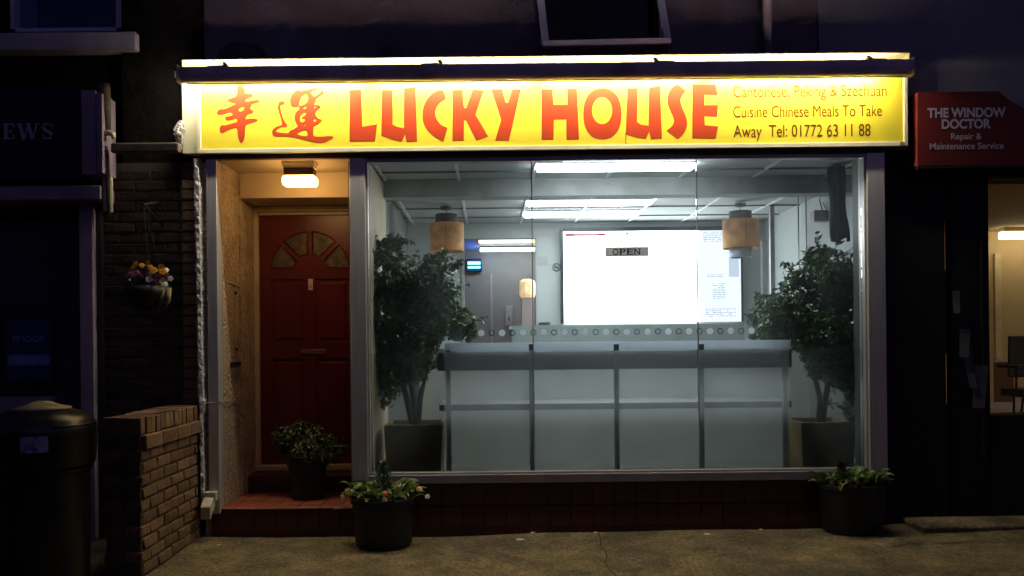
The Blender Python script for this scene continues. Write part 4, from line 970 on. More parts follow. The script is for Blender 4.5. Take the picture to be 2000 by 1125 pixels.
# frame follows the box
fr1 = MB().box(sx0, sx1, yS0 - 0.012, yS0 + 0.012, zs0, zs0 + 0.032); part('frame_rail', fr1, M['cream'], sg, bevel=0.004)
part('frame_rail', MB().box(sx0, sx0 + 0.027, yS0 - 0.0118, yS0 + 0.0118, zs0 + 0.0325, zs1), M['cream'], sg, bevel=0.004)
part('frame_rail', MB().box(sx1 - 0.027, sx1, yS0 - 0.0118, yS0 + 0.0118, zs0 + 0.0325, zs1), M['cream'], sg, bevel=0.004)
part('corner_clip', MB().box(sx1 - 0.06, sx1 - 0.03, yS0 - 0.016, yS0 - 0.0125, zs0 + 0.004, zs0 + 0.03), M['steel'], sg)
part('backboard', MB().box(PX(355, -0.05, 115), PX(1777, -0.05, 115), -0.057, -0.035, zs1 + 0.001, PZ(115, -0.1, 1060)), M['backboard'], sg, bevel=0.003)
part('backboard_light_stop', MB().box(PX(357, -0.158, 115), PX(1776, -0.158, 115), -0.158, -0.0575, PZ(115, -0.1, 1060) - 0.006, PZ(115, -0.1, 1060)), M['backboard'], sg)  # lip added to keep tube light off the upper wall
part('end_panel', MB().box(PX(356, -0.04, 220), sx0 - 0.001, -0.045, 0.045, zs0 + 0.01, zs1), M['cream'], sg, bevel=0.003)
for e in (PX(357, -0.158, 115) - 0.006, PX(1776, -0.158, 115)):
    part('trough_light_stop', MB().box(e, e + 0.006, -0.158, -0.035, zs1 + 0.02, PZ(115, -0.1, 1060)), M['backboard'], sg)  # end plates added to stop tube light spilling sideways
part('end_panel', MB().box(sx1 + 0.001, sx1 + 0.012, -0.057, 0.099, zs0 + 0.01, zs1), M['alu_dark'], sg)
part('face_seam', MB().box(PX(1222, yS0, 270), PX(1222, yS0, 270) + 0.003, yS0 + 0.0045, yS0 + 0.0055, zs0 + 0.034, zs0 + 0.12), M['sign_brown'], sg)

def poly(o, pts, k): return [(P(o[0] + x / k, o[1] + y / k, yS0).x, P(o[0] + x / k, o[1] + y / k, yS0).z) for x, y in pts]
def chaikin(p, it=1):
    for _ in range(it):
        q = []
        for i in range(len(p)):
            a, b = p[i], p[(i + 1) % len(p)]
            q += [(a[0]*.78 + b[0]*.22, a[1]*.78 + b[1]*.22), (a[0]*.22 + b[0]*.78, a[1]*.22 + b[1]*.78)]
        p = q
    return p
def inset(p, d):
    n = len(p); A = sum(p[i][0]*p[(i+1) % n][1] - p[(i+1) % n][0]*p[i][1] for i in range(n)); sgn = 1 if A > 0 else -1; out = []
    for i in range(n):
        a, b, c = Vector(p[i-1]), Vector(p[i]), Vector(p[(i+1) % n])
        e1, e2 = (b - a), (c - b)
        if e1.length < 1e-7 or e2.length < 1e-7: out.append(tuple(b)); continue
        n1 = Vector((-e1.y, e1.x)).normalized() * sgn; n2 = Vector((-e2.y, e2.x)).normalized() * sgn
        m_ = (n1 + n2); m_ = m_.normalized() if m_.length > .2 else n1; k = 1 / max(0.5, m_.dot(n1)); out.append(tuple(b + m_ * d * k))
    return out
A4, B4, C4, K7 = (340, 90), (800, 90), (1300, 90), (400, 150)
def ell(cx, cy, rx, ry, n=40, e=2.3):
    return [(cx + rx * math.copysign(abs(math.cos(q)) ** (2/e), math.cos(q)), cy + ry * math.copysign(abs(math.sin(q)) ** (2/e), math.sin(q))) for q in [2*math.pi*i/n for i in range(n)]]
glyphs = [
 (A4, 4, 0, [(1370,340),(1462,338),(1470,628),(1586,608),(1568,744),(1370,744)], []),
 (A4, 4, 0, [(1622,340),(1705,340),(1708,500),(1706,610),(1740,628),(1795,640),(1794,330),(1888,314),(1898,744),(1816,748),(1804,690),(1776,748),(1700,730),(1618,700)], []),
 (B4, 4, 1, [(258,338),(262,342),(290,412),(240,440),(208,480),(200,525),(210,570),(245,615),(294,636),(296,640),(264,742),(260,744),(190,708),(130,650),(102,590),(98,530),(108,460),(145,395),(200,350)], []),
 (B4, 4, 0, [(335,340),(416,338),(420,440),(428,482),(442,482),(492,336),(582,342),(516,535),(614,705),(522,738),(440,580),(426,580),(422,738),(335,740)], []),
 (B4, 4, 0, [(635,334),(725,334),(752,440),(768,440),(802,332),(872,334),(776,738),(668,738),(716,575)], []),
 (B4, 4, 0, [(1030,332),(1118,332),(1126,456),(1232,456),(1232,330),(1310,330),(1324,728),(1226,730),(1224,572),(1128,574),(1124,730),(1032,730)], []),
 (B4, 4, 0, ell(1507, 527, 150, 200), [ell(1505, 503, 78, 105, 32, 2.0)]),
 (B4, 4, 0, [(1702,328),(1784,326),(1782,470),(1778,592),(1810,612),(1868,620),(1870,322),(1960,308),(1972,722),(1888,728),(1874,668),(1846,724),(1780,716),(1690,688)], []),
 (C4, 4, 1, [(93,294),(98,294),(160,348),(160,352),(122,400),(118,430),(130,480),(160,540),(172,590),(165,640),(140,690),(98,727),(94,727),(9,663),(9,660),(52,625),(68,590),(60,550),(30,490),(12,430),(20,370),(50,320)], []),
 (C4, 4, 0, [(210,294),(392,298),(412,384),(305,380),(305,460),(412,458),(404,552),(305,546),(308,616),(412,626),(392,722),(210,718)], []),
]
xing = [(460,110),(525,110),(545,180),(555,240),(640,240),(668,262),(620,285),(560,310),(555,345),(590,355),(680,330),(740,325),(768,342),(700,362),(640,380),(635,410),(615,450),(665,470),(665,500),(600,515),(560,550),(558,590),(570,600),(660,585),(735,600),(700,625),(610,645),(560,670),(548,720),(545,850),(510,920),(490,900),(465,820),(460,700),(380,715),(300,745),(240,780),(212,765),(215,700),(235,680),(280,685),(380,655),(455,635),(460,600),(445,570),(380,590),(310,605),(285,580),(295,560),(370,550),(400,525),(370,490),(330,490),(230,525),(170,520),(180,480),(210,455),(270,460),(400,400),(435,380),(430,360),(370,355),(320,330),(330,315),(400,295),(450,265),(458,200)]
yun = [(1100,380),(1050,385),(1045,430),(1060,520),(1095,620),(1155,690),(1060,690),(990,730),(975,775),(1080,790),(1170,795),(1190,755),(1240,740),(1315,690),(1270,630),(1255,560),(1275,490),(1320,465),(1325,420),(1300,405),(1255,420),(1210,405),(1190,330),(1215,250),(1275,190),(1330,205),(1440,185),(1520,160),(1600,155),(1470,205),(1480,240),(1520,290),(1600,240),(1640,190),(1658,215),(1620,250),(1540,305),(1540,340),(1510,385),(1525,400),(1600,400),(1605,430),(1550,470),(1525,520),(1550,560),(1580,590),(1630,605),(1580,650),(1510,680),(1500,730),(1500,835),(1600,845),(1770,830),(1785,850),(1640,915),(1540,905),(1350,860),(1160,820),(970,825),(945,790),(950,740),(1000,700),(1085,680),(1075,600),(1040,500),(1022,420),(1040,350),(1075,340),(1105,355)]
yh = [[(1305,390),(1345,270),(1400,240),(1440,250),(1442,340),(1390,385),(1330,405)], [(1365,440),(1400,410),(1425,430),(1390,455)], [(1320,590),(1330,540),(1380,500),(1415,500),(1405,535),(1355,565),(1360,585),(1400,585),(1400,615),(1355,640),(1330,625)], [(1370,685),(1400,660),(1418,670),(1390,690)], [(1520,425),(1535,410),(1550,425),(1535,440)], [(1510,600),(1530,585),(1560,600),(1550,625),(1515,630)], [(1255,795),(1420,725),(1445,830),(1350,825)]]
glyphs += [(K7, 7.143, 1, xing, [[(465,450),(500,425),(545,415),(552,440),(530,475),(490,485),(465,475)]]), (K7, 7.143, 1, yun, yh)]
for gi, (o, k, ch_, outer, hs) in enumerate(glyphs):
    po = poly(o, outer, k); ph = [poly(o, h_, k) for h_ in hs]
    if ch_: po = chaikin(po, 2); ph = [chaikin(h_, 2) for h_ in ph]
    nm = 'letter' if gi < 10 else 'chinese_character'
    if gi >= 10: po = inset(po, -0.0050); ph = [inset(h_, 0.0020) for h_ in ph]
    m = curve_mesh('g', [po] + ph, 0.0004); part(nm, shiftm(m, 0, yS0 + 0.0054), M['sign_outline'], sg)
    d_ = 0.0026 if gi < 10 else 0.0018
    m = curve_mesh('g', [inset(po, d_)] + [inset(h_, -d_) for h_ in ph], 0.0004); part('letter_fill' if gi < 10 else 'character_fill', shiftm(m, 0, yS0 + 0.0047), M['sign_red'], sg)
for s_txt, ua, ub_, vb, vb2, cap in (('Cantonese, Peking & Szechuan', 1432.5, 1732.5, 190.5, 186.3, 22), ('Cuisine Chinese Meals To Take', 1432.5, 1723, 230, 225.3, 22), ('Away  Tel: 01772 63 11 88', 1433, 1701, 268.8, 263.8, 23)):
    xa, xb = PX(ua, yS0, vb), PX(ub_, yS0, vb2); zb = (P(ua, vb, yS0).z + P(ub_, vb2, yS0).z) / 2
    m = text_mb(s_txt, xa, xb, zb, cap * (D + yS0) / F, yS0 + 0.0042, bold=0.006 if 'Cant' in s_txt else 0.0); part('lettering', m, M['sign_brown'], sg)
# fluorescent tubes behind the awning case
tx = [sx0 - 0.12, sx0 + 1.20, sx0 + 2.38, sx0 + 3.56, sx1 - 0.14]
for k in range(4):
    a, b_ = tx[k] + 0.03, tx[k+1] - 0.03
    part('fluorescent_tube', MB().tube([(a, -0.197, H + 1.845), (b_, -0.197, H + 1.845)], 0.013, 12), M['tube'], sg, smooth=True)
    for e in (a - 0.015, b_ + 0.001): part('tube_holder', MB().box(e, e + 0.014, -0.214, -0.180, H + 1.826, H + 1.866), M['cream'], sg)

# awning cassette
yC = -0.295
aw = thing('awning_case', 'closed dark awning case running above the yellow sign', 'awning', (0.4, yC, H + 1.75))
ax0, ax1 = PX(345, yC, 140), PX(1786, yC, 130)
za, zb = H + 1.775, H + 1.876
prof = [(-0.295, za + 0.012), (-0.30, za + 0.05), (-0.29, zb - 0.006), (-0.27, zb), (-0.235, zb), (-0.23, za + 0.02), (-0.24, za), (-0.283, za - 0.002)]
m = MB(); n = len(prof)
m.add([(ax0 + 0.012, a, b) for a, b in prof] + [(ax1 - 0.012, a, b) for a, b in prof], [tuple(range(n)), tuple(reversed(range(n, 2*n)))] + [(i, n + i, n + (i+1) % n, (i+1) % n) for i in range(n)])
part('case', m, M['cassette'], aw)
part('bounce_blocker', MB().box(ax0 + 0.013, ax1 - 0.013, -0.271, -0.2325, zb + 0.0002, zb + 0.0008), M['flat_black'], aw)  # black strip added so the case top bounces no tube light upward
for (e0, e1) in ((ax0, ax0 + 0.0115), (ax1 - 0.0115, ax1)):
    part('end_cap', MB().box(e0, e1, -0.305, -0.225, za - 0.012, zb + 0.006), M['cassette'], aw, bevel=0.003)
part('loose_trim', MB().tube([P(344, 138, -0.3), P(348, 150, -0.3), P(354, 158, -0.3), P(357, 166, -0.3)], 0.004, 6), M['cream'], aw)
part('front_lip', MB().box(ax0 + 0.05, ax1 + 0.012, -0.247, -0.231, za - 0.010, za - 0.0025), M['alu'], aw)
for u in (441, 861, 1281, 1697):
    q = P(u, 127 - (u - 441) * 0.006, -0.26)
    part('bracket', MB().box(q.x - 0.013, q.x + 0.013, -0.285, -0.235, zb + 0.001, zb + 0.016), M['iron'], aw, bevel=0.003)
    part('bracket_bolt', MB().lathe((q.x - 0.008, -0.27, zb + 0.017), [(0.013, 0), (0.015, 0.008), (0.008, 0.012)], 8), M['iron'], aw)
    dr = 1 if u > 1000 else -1
    part('tension_arm', MB().tube([(q.x + dr * 0.017, -0.25, zb + 0.012), (q.x + dr * 0.13, -0.24, zb + 0.012)], 0.005, 6), M['brass'], aw)
# =================================================================== PORCH LAMP
y = 0.10; q = P(586, 335, y)
t = thing('porch_lamp', 'glowing amber bulkhead lamp under the porch ceiling', 'lamp', (q.x, y, SZ))
part('mount', MB().box(q.x - 0.118, q.x + 0.118, y - 0.06, y + 0.06, SZ - 0.022, SZ - 0.001), M['cream'], t, bevel=0.003)
part('mount', MB().box(q.x - 0.112, q.x + 0.112, y - 0.055, y + 0.055, SZ - 0.045, SZ - 0.0225), M['cream'], t, bevel=0.004)
part('collar', MB().box(q.x - 0.106, q.x + 0.106, y - 0.055, y + 0.055, SZ - 0.098, SZ - 0.0455), M['brown_soffit'], t, bevel=0.004)
part('diffuser', MB().box(q.x - 0.119, q.x + 0.119, y - 0.062, y + 0.062, SZ - 0.168, SZ - 0.0985), M['porch_glow'], t, bevel=0.02, seg=3)

# wall bits in the porch
xw = Xd0 + 0.002
def porch_y(u):  # depth on the cheek wall for pixel u
    return (Xd0) / ((u - U0) / F) - D
t = thing('wall_cable', 'thin T-shaped cable clipped to the porch wall', 'cable', (xw, 0.25, 1.5))
ya, ym, yb = porch_y(448), porch_y(460), porch_y(476)
zc = PZ(557, ym, 460)
part('cable', MB().tube([(xw + .003, ya, zc + 0.01), (xw + .003, yb - 0.01, zc - 0.01)], 0.005, 6).tube([(xw + .003, ym, zc), (xw + .003, ym + 0.005, PZ(690, ym, 460))], 0.004, 6), M['cream'], t)
for v in (572, 682): part('cable_clip', MB().box(xw, xw + 0.012, ym - 0.008, ym + 0.008, PZ(v + 3, ym, 460), PZ(v - 3, ym, 460)), M['iron'], t)
t = thing('wall_socket_box', 'small dark open box low on the porch wall', 'box', (xw, porch_y(458), PZ(722, porch_y(458), 458)))
part('cover', MB().box(xw, xw + 0.012, porch_y(449), porch_y(467), PZ(714, 0.2, 458), PZ(708, 0.2, 458)), M['iron'], t)
part('plate', MB().box(xw - 0.001, xw + 0.005, porch_y(450), porch_y(466), PZ(738, 0.2, 458), PZ(714.5, 0.2, 458)), M['steel'], t)
t = thing('wall_hook_bar', 'thin horizontal metal bar across the left doorway pilaster', 'bar', P(405, 785, -0.06))
part('bar', MB().tube([P(403, 787, -0.06), P(430, 786, -0.056), (xw + 0.012, porch_y(476), PZ(781, porch_y(476), 476))], 0.005, 6), M['steel'], t)

# rough plaster edge and the cream pipe shoe
t = thing('plaster_edge', 'rough broken white plaster strip down the left edge of the shop', 'plaster edge', P(392, 800, -0.02))
m = MB(); n = 90
uA, vA, uB, vB = 387, 312, 400, 985
for i in range(n + 1):
    f_ = i / n; v = vA + (vB - vA) * f_; uc = uA + (uB - uA) * f_
    wl = (7 if f_ < 0.72 else 5) + R.uniform(-1.4, 1.4); wr = (7.5 if f_ < 0.72 else 4.5) + R.uniform(-1, 1)
    if f_ > 0.69 and f_ < 0.735: wr += 4
    for k, (du, yy) in enumerate(((-wl, 0.015), (-wl * 0.7, -0.028), (-1, -0.036), (wr * 0.6, -0.032), (wr, 0.015))):
        p = P(uc + du, v, -0.02); p.y = yy - 0.035 + R.uniform(-0.006, 0.006); p.z += R.uniform(-0.004, 0.004); m.v.append(p)
for i in range(n):
    for k in range(4): m.f.append((i*5 + k, i*5 + k + 1, (i+1)*5 + k + 1, (i+1)*5 + k))
part('plaster', m, M['plaster'], t, smooth=False)
t = thing('drain_shoe', 'cream plastic drain shoe beside the bottom of the left pilaster', 'drain pipe', P(405, 1000, -0.12))
a = P(404, 1000, -0.16); m = MB()
hw = 0.036
def ring4(c, w_, h_): return [(c.x - w_, c.y, c.z - h_), (c.x + w_, c.y, c.z - h_), (c.x + w_, c.y, c.z + h_), (c.x - w_, c.y, c.z + h_)]
c1, c2, c3 = P(401, 1003, -0.20), P(411, 975, -0.07), P(415, 962, -0.052)
vs = ring4(c1, hw, 0.045) + ring4(Vector((c2.x, c2.y, c2.z)), hw, 0.045)
m.add(vs, [(0, 1, 2, 3), (7, 6, 5, 4), (0, 4, 5, 1), (1, 5, 6, 2), (2, 6, 7, 3), (3, 7, 4, 0)])
part('trough', m, M['cream_dirty'], t, bevel=0.008)
part('collar', MB().box(c3.x - 0.042, c3.x + 0.042, -0.115, -0.051, c3.z - 0.05, c3.z + 0.012), M['cream_dirty'], t, bevel=0.006)
# =================================================================== LEFT: NEWS SHOP
ns = thing('news_shop', 'unlit dark brick news shop at the left edge', 'shop', (-3.4, 0.2, 0))
nxr = PX(383, 0.0, 400)
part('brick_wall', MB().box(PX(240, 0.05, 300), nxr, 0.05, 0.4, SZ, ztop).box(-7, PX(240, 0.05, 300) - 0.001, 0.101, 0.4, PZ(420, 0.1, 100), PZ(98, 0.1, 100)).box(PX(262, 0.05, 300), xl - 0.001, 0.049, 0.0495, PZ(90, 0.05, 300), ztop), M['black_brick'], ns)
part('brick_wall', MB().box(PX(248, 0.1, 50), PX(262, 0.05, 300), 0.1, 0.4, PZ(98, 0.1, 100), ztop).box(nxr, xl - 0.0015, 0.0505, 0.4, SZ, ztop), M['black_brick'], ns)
# upper window
t = part('window', MB().box(PX(22, 0.25, 40), PX(244, 0.25, 40), 0.22, 0.24, PZ(56, 0.22, 130), ztop), M['dark_glass_blue'], ns)
part('frame', MB().box(PX(22, 0.16, 40), PX(34, 0.16, 40), 0.12, 0.2, PZ(55, 0.12, 130), ztop).box(PX(231, 0.16, 40), PX(246, 0.16, 40), 0.12, 0.2, PZ(55, 0.12, 130), ztop).box(PX(34, 0.16, 40), PX(231, 0.16, 40), 0.13, 0.2, PZ(60, 0.12, 130), PZ(53, 0.12, 130)), M['upvc'], t)
part('curtain', MB().box(PX(35, 0.2, 40), PX(72, 0.2, 40), 0.205, 0.215, PZ(54, 0.2, 40), ztop), mat('blue_curtain', (0.12, 0.13, 0.28), 0.9), t)
part('sill', MB().box(-7, PX(264, -0.02, 80), -0.02, 0.12, PZ(97, -0.02, 130), PZ(62, -0.02, 130)), M['stone_sill'], t, bevel=0.01)
part('reveal', MB().box(-7, PX(20, 0.12, 40), 0.1, 0.25, PZ(60, 0.1, 40), ztop), M['black_brick'], ns)
# fascia board with letters
ya = -0.12
fb_ = part('fascia_board', MB().box(-6.5, PX(158, ya, 260), ya, 0.09, PZ(352, ya, 80), PZ(172, ya, 80)), M['black'], ns)
xE, zE = PX(2, ya, 260), PZ(272, ya, 55)
def ltr(ch, ua, ub_): 
    xa, xb = PX(ua, ya, 255), PX(ub_, ya, 255); zb = P(ua, 272.5, ya).z; cap = 31 * (D + ya) / F; yy = ya - 0.003
    m = MB(); T = cap * 0.12; TT = cap * 0.24; W_ = xb - xa; th = 0.0015; kk = [0]
    def rb(x0, x1, z0, z1): kk[0] += 1; m.box(xa + x0 * W_, xa + x1 * W_, yy - 0.0004 * kk[0], ya - 0.0005, zb + z0 * cap, zb + z1 * cap)
    def st(p0, p1, wd):
        kk[0] += 1; bar(m, (xa + p0[0]*W_, yy - 0.0004*kk[0], zb + p0[1]*cap), (xa + p1[0]*W_, yy - 0.0004*kk[0], zb + p1[1]*cap), wd*cap, 0.002)
    if ch == 'E':
        rb(0.12, 0.40, 0, 1); rb(0, 1, 0, .09); rb(0, .95, .91, 1); rb(.3, .75, .46, .54); rb(.9, 1, 0, .28); rb(.87, .95, .74, 1); rb(.70, .76, .36, .64)
    if ch == 'W':
        st((.10, 1), (.30, 0), .20); st((.30, 0), (.5, .95), .09); st((.48, 1), (.68, 0), .20); st((.68, 0), (.90, 1), .09)
        rb(0, .22, .93, 1); rb(.38, .6, .93, 1); rb(.8, 1, .93, 1)
    if ch == 'S':
        pts = [(.88, .74), (.80, .90), (.52, .97), (.22, .90), (.12, .72), (.28, .57), (.62, .43), (.86, .28), (.80, .10), (.50, .03), (.20, .09), (.10, .26)]
        m.tube([(xa + a*W_, yy - 0.001, zb + b*cap) for a, b in pts], [cap*.04, cap*.04, cap*.06, cap*.09, cap*.11, cap*.12, cap*.12, cap*.11, cap*.09, cap*.06, cap*.04, cap*.04], 6)
        rb(.82, .90, .66, .98); rb(.08, .15, .02, .34)
    if ch == 'N':
        rb(.14, .22, 0, 1); rb(.80, .88, 0, 1); st((.14, 1), (.86, 0), .22); rb(0, .34, .93, 1); rb(.68, 1, .93, 1); rb(.02, .34, 0, .07)
    part('letter', m, mat('grey_fascia_letter_' + ch, (0.42, 0.42, 0.5), 0.5, var=0.1), fb_)
ltr('N', -34, -4); ltr('E', 6, 29); ltr('W', 34, 78); ltr('S', 82, 106)
part('fascia_end', MB().box(PX(159, -0.2, 260), PX(187, -0.2, 260), -0.2, 0.0, PZ(340, -0.2, 175), PZ(176, -0.2, 175)), M['paint_purple'], ns, bevel=0.003)
part('fascia_end', MB().box(PX(187, -0.21, 260) + 0.004, PX(200, -0.21, 260), -0.21, 0.0, PZ(338, -0.21, 190), PZ(182, -0.21, 190)), M['paint_purple'], ns, bevel=0.003)
part('side_strip', MB().box(PX(198, -0.14, 300) + 0.006, PX(209, -0.14, 300), -0.14, -0.05, PZ(412, -0.14, 204), PZ(186, -0.14, 204)), M['cream_dirty'], ns, bevel=0.003)
part('cornice', MB().box(-6.5, PX(196, -0.18, 375), -0.18, 0.09, PZ(390, -0.18, 100), PZ(363, -0.18, 100)), M['paint_purple'], ns, bevel=0.005)
part('pilaster', MB().box(PX(161, -0.02, 600), PX(187, -0.02, 600), -0.06, 0.09, 0.0, PZ(395, -0.06, 175)), M['paint_purple'], ns, bevel=0.004)
part('pilaster', MB().box(PX(190, -0.02, 600), PX(200, 0.0, 600), -0.01, 0.09, 0.0, PZ(395, -0.06, 175)), M['black'], ns)
nsw = part('shop_window', MB().box(-6.5, PX(160, 0.1, 600), 0.12, 0.14, 0.0, PZ(352, 0.1, 100)), mat('dim_shop_glass', (0.05, 0.025, 0.05), 0.4, var=0.3, scale=2), ns)
part('window_ledge', MB().box(-6.5, PX(112, 0.08, 770), 0.05, 0.119, PZ(806, 0.05, 60), PZ(775, 0.05, 60)), M['paint_purple'], nsw)
# poster holder in the window
q = P(48, 690, 0.08)
t = thing('poster_board', 'dark framed blue poster board in the news shop window', 'poster board', q)
part('board', MB().box(PX(-2, 0.1, 690), PX(106, 0.1, 690), 0.09, 0.118, PZ(762, 0.09, 50), PZ(606, 0.09, 50)), M['black'], t, bevel=0.003)
part('poster', MB().box(PX(12, 0.09, 690), PX(98, 0.09, 690), 0.084, 0.0895, PZ(745, 0.09, 50), PZ(624, 0.09, 50)), M['blue_poster'], t)
part('band', MB().box(PX(15, 0.085, 690), PX(98, 0.085, 690), 0.0825, 0.0838, PZ(713, 0.085, 50), PZ(693, 0.085, 50)), M['pale_blue'], t)
part('lettering', text_mb('EMOOR', PX(25, 0.083, 660), PX(88, 0.083, 660), P(25, 668, 0.083).z, 12 * (D + 0.083) / F, 0.083, bold=0.02), M['pale_blue'], t)
part('hanger', MB().box(PX(40, 0.1, 600), PX(68, 0.1, 600), 0.08, 0.118, PZ(605.5, 0.09, 50), PZ(594, 0.09, 50)), M['black'], t, bevel=0.003)
# brick wall between the shops, brick by brick up to the sign
bw = thing('brick_pier', 'dark brick wall between the news shop and the takeaway, with hanging basket', 'brick wall', (-2.4, 0.05, 0))
bx0, bx1 = PX(200, 0.03, 600), PX(356, 0.03, 600)
part('mortar_core', MB().box(bx0, bx1, 0.045, 0.40, 0.0, SZ - 0.001), M['mortar_light'], bw)
part('quoin_core', MB().box(bx1 + 0.003, PX(384, 0.0, 600), 0.015, 0.40, 0.0, SZ - 0.001), M['mortar_light'], bw)
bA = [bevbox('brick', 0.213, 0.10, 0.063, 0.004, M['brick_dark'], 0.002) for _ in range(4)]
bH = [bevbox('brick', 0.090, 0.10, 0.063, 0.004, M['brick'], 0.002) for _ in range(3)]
row = 0; z = 0.005
while z + 0.065 < SZ:
    x = bx1 - 0.004 - (0.0 if row % 2 == 0 else 0.112)
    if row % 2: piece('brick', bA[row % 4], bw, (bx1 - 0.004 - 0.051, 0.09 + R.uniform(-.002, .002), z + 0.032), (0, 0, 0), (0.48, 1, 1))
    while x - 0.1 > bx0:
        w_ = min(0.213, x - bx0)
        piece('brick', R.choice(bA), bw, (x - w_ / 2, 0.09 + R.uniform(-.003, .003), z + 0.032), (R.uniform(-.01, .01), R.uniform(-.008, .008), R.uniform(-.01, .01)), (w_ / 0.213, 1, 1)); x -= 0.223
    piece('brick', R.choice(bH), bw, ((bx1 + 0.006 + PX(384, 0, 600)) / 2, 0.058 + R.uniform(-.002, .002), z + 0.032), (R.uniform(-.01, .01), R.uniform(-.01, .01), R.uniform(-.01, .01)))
    z += 0.0745; row += 1

# low garden wall
lx = -2.045; wy0, wy1 = -1.02, 0.0; wh = PZ(790, 0.0, 388)
lw = thing('low_brick_wall', 'low brown brick wall with flat coping running out from the pier', 'low wall', (lx, wy0, 0))
wt = 0.225
part('mortar_core', MB().box(lx - wt + 0.01, lx - 0.012, wy0 + 0.012, wy1 - 0.001, -0.02, wh - 0.012), M['mortar'], lw)
bY = [bevbox('brick', 0.10, 0.211, 0.062, 0.007, M['brick'], 0.0045) for _ in range(9)]
bS = [bevbox('brick', wt + 0.012, 0.063, 0.10, 0.005, M['brick'], 0.003) for _ in range(3)]
z = 0.0; row = 0
while z + 0.07 < wh - 0.165:
    yy = wy1 - (0.0 if row % 2 else 0.11)
    if row % 2 == 0: piece('brick', bY[0], lw, (lx - 0.05, wy1 - 0.052, z + 0.037), (0, 0, 0), (1, 0.47, 1))
    while yy - 0.05 > wy0:
        l_ = min(0.213, yy - wy0)
        for sx_ in (lx - 0.05 + R.uniform(-.004, .004), lx - wt + 0.05):
            piece('brick', R.choice(bY), lw, (sx_, yy - l_ / 2, z + 0.037), (R.uniform(-.01, .01), R.uniform(-.01, .01), R.uniform(-.01, .01)), (1, l_ / 0.213, 1))
        yy -= 0.223
    z += 0.0745; row += 1
tz = z
bT = [bevbox('coping_tile', wt + 0.05, 0.25, wh - 0.108 - tz, 0.006, M['brick'], 0.002) for _ in range(2)]
yy = wy1 - 0.002; k = 0
while yy - 0.1 > wy0 - 0.03:
    l_ = min(0.25, yy - wy0 + 0.03); piece('coping_tile', bT[k % 2], lw, (lx - wt / 2, yy - l_ / 2, (tz + wh - 0.108) / 2), (0, R.uniform(-.006, .006), 0), (1, l_ / 0.25 * 0.98, 1)); yy -= 0.25; k += 1
yy = wy1 - 0.002
while yy - 0.04 > wy0:
    piece('brick', R.choice(bS), lw, (lx - wt / 2 + R.uniform(-.003, .003), yy - 0.033, wh - 0.053 + R.uniform(-.002, .002)), (0, 0, R.uniform(-.02, .02))); yy -= 0.0735
# dark gate pier in front of the wall end
# rainwater pipe, elbow and broken cement
t = thing('rainwater_pipe', 'old dark pipe elbow and horizontal run between the two shop fascias', 'pipe', P(210, 290, -0.18))
y = -0.15
part('hopper', MB().tube([P(204, 165, y), P(208, 210, y), P(212, 256, y)], [0.038, 0.03, 0.015], 10), M['terracotta_old'], t, smooth=True)
part('elbow', MB().tube([P(202, 262, y - .02), P(212, 259, y - .02), P(221, 262, y - .02), P(222, 271, y - .02)], [0.018, 0.022, 0.020, 0.012], 10), M['cream_dirty'], t, smooth=True)
part('horizontal_run', MB().box(PX(219, y, 290), PX(352, y, 290), y - 0.03, y + 0.03, P(285, 299, y).z, P(285, 280, y).z), M['terracotta_old'], t, bevel=0.012)
part('lower_pipe', MB().tube([P(208, 300, y), P(204, 320, y), P(210, 345, y), P(213, 420, y)], [0.016, 0.02, 0.014, 0.012], 8), M['terracotta_old'], t, smooth=True)
t = thing('broken_cement', 'broken lump of pale cement at the left end of the sign', 'cement lump', P(351, 268, -0.2))
m = MB(); n = 14
for i in range(n + 1):
    f_ = i / n; c = P(353 - 3 * math.sin(f_ * 3.0), 236 + 56 * f_, -0.07); rr = (0.012 + 0.022 * math.sin(math.pi * min(1, f_ * 1.1 + 0.05))) if f_ < .95 else 0.008
    for j in range(8):
        q_ = 2 * math.pi * j / 8; m.v.append(c + Vector((math.cos(q_), math.sin(q_), 0)) * rr * R.uniform(0.65, 1.3))
for i in range(n):
    for j in range(8): m.f.append((i*8 + j, i*8 + (j+1) % 8, (i+1)*8 + (j+1) % 8, (i+1)*8 + j))
m.f += [tuple(range(8)), tuple(reversed(range(n*8, n*8 + 8)))]
part('cement', m, M['plaster'], t)
# hanging basket of pansies
rnd = random.Random(9); y = -0.22; hc = P(288, 560, y)
t = thing('hanging_basket', 'hanging basket of yellow and purple pansies on the dark brick wall', 'hanging basket', hc)
part('basket', MB().lathe((hc.x, y, hc.z), [(0.02, -0.16), (0.09, -0.13), (0.14, -0.06), (0.155, 0.0), (0.145, 0.0), (0.12, -0.03)], 24), M['pot_black'], t, smooth=True)
for u, v in ((318, 564), (331, 562)):
    m = MB(); a = P(u, v, y - 0.05); b_ = P(u - 3, v + 24, y - 0.05); c = P(u - 9, v + 42, y - 0.04)
    m.tube([a, b_, c], [0.016, 0.018, 0.006], 8); part('trailing_frond', m, mat('pale_frond', (0.22, 0.18, 0.09), 0.8, var=0.4, scale=30), t, smooth=True)
fm = {k: flower(M[k], 0.024) for k in ('petal_yellow', 'petal_purple', 'petal_white')}
heart = MB().disc((0, 0, 0.002), (0, 0, 1), 0.008, 8); hme = bpy.data.meshes.new('flower_centre'); hme.from_pydata([tuple(v) for v in heart.v], [], heart.f); hme.materials.append(M['petal_purple'])
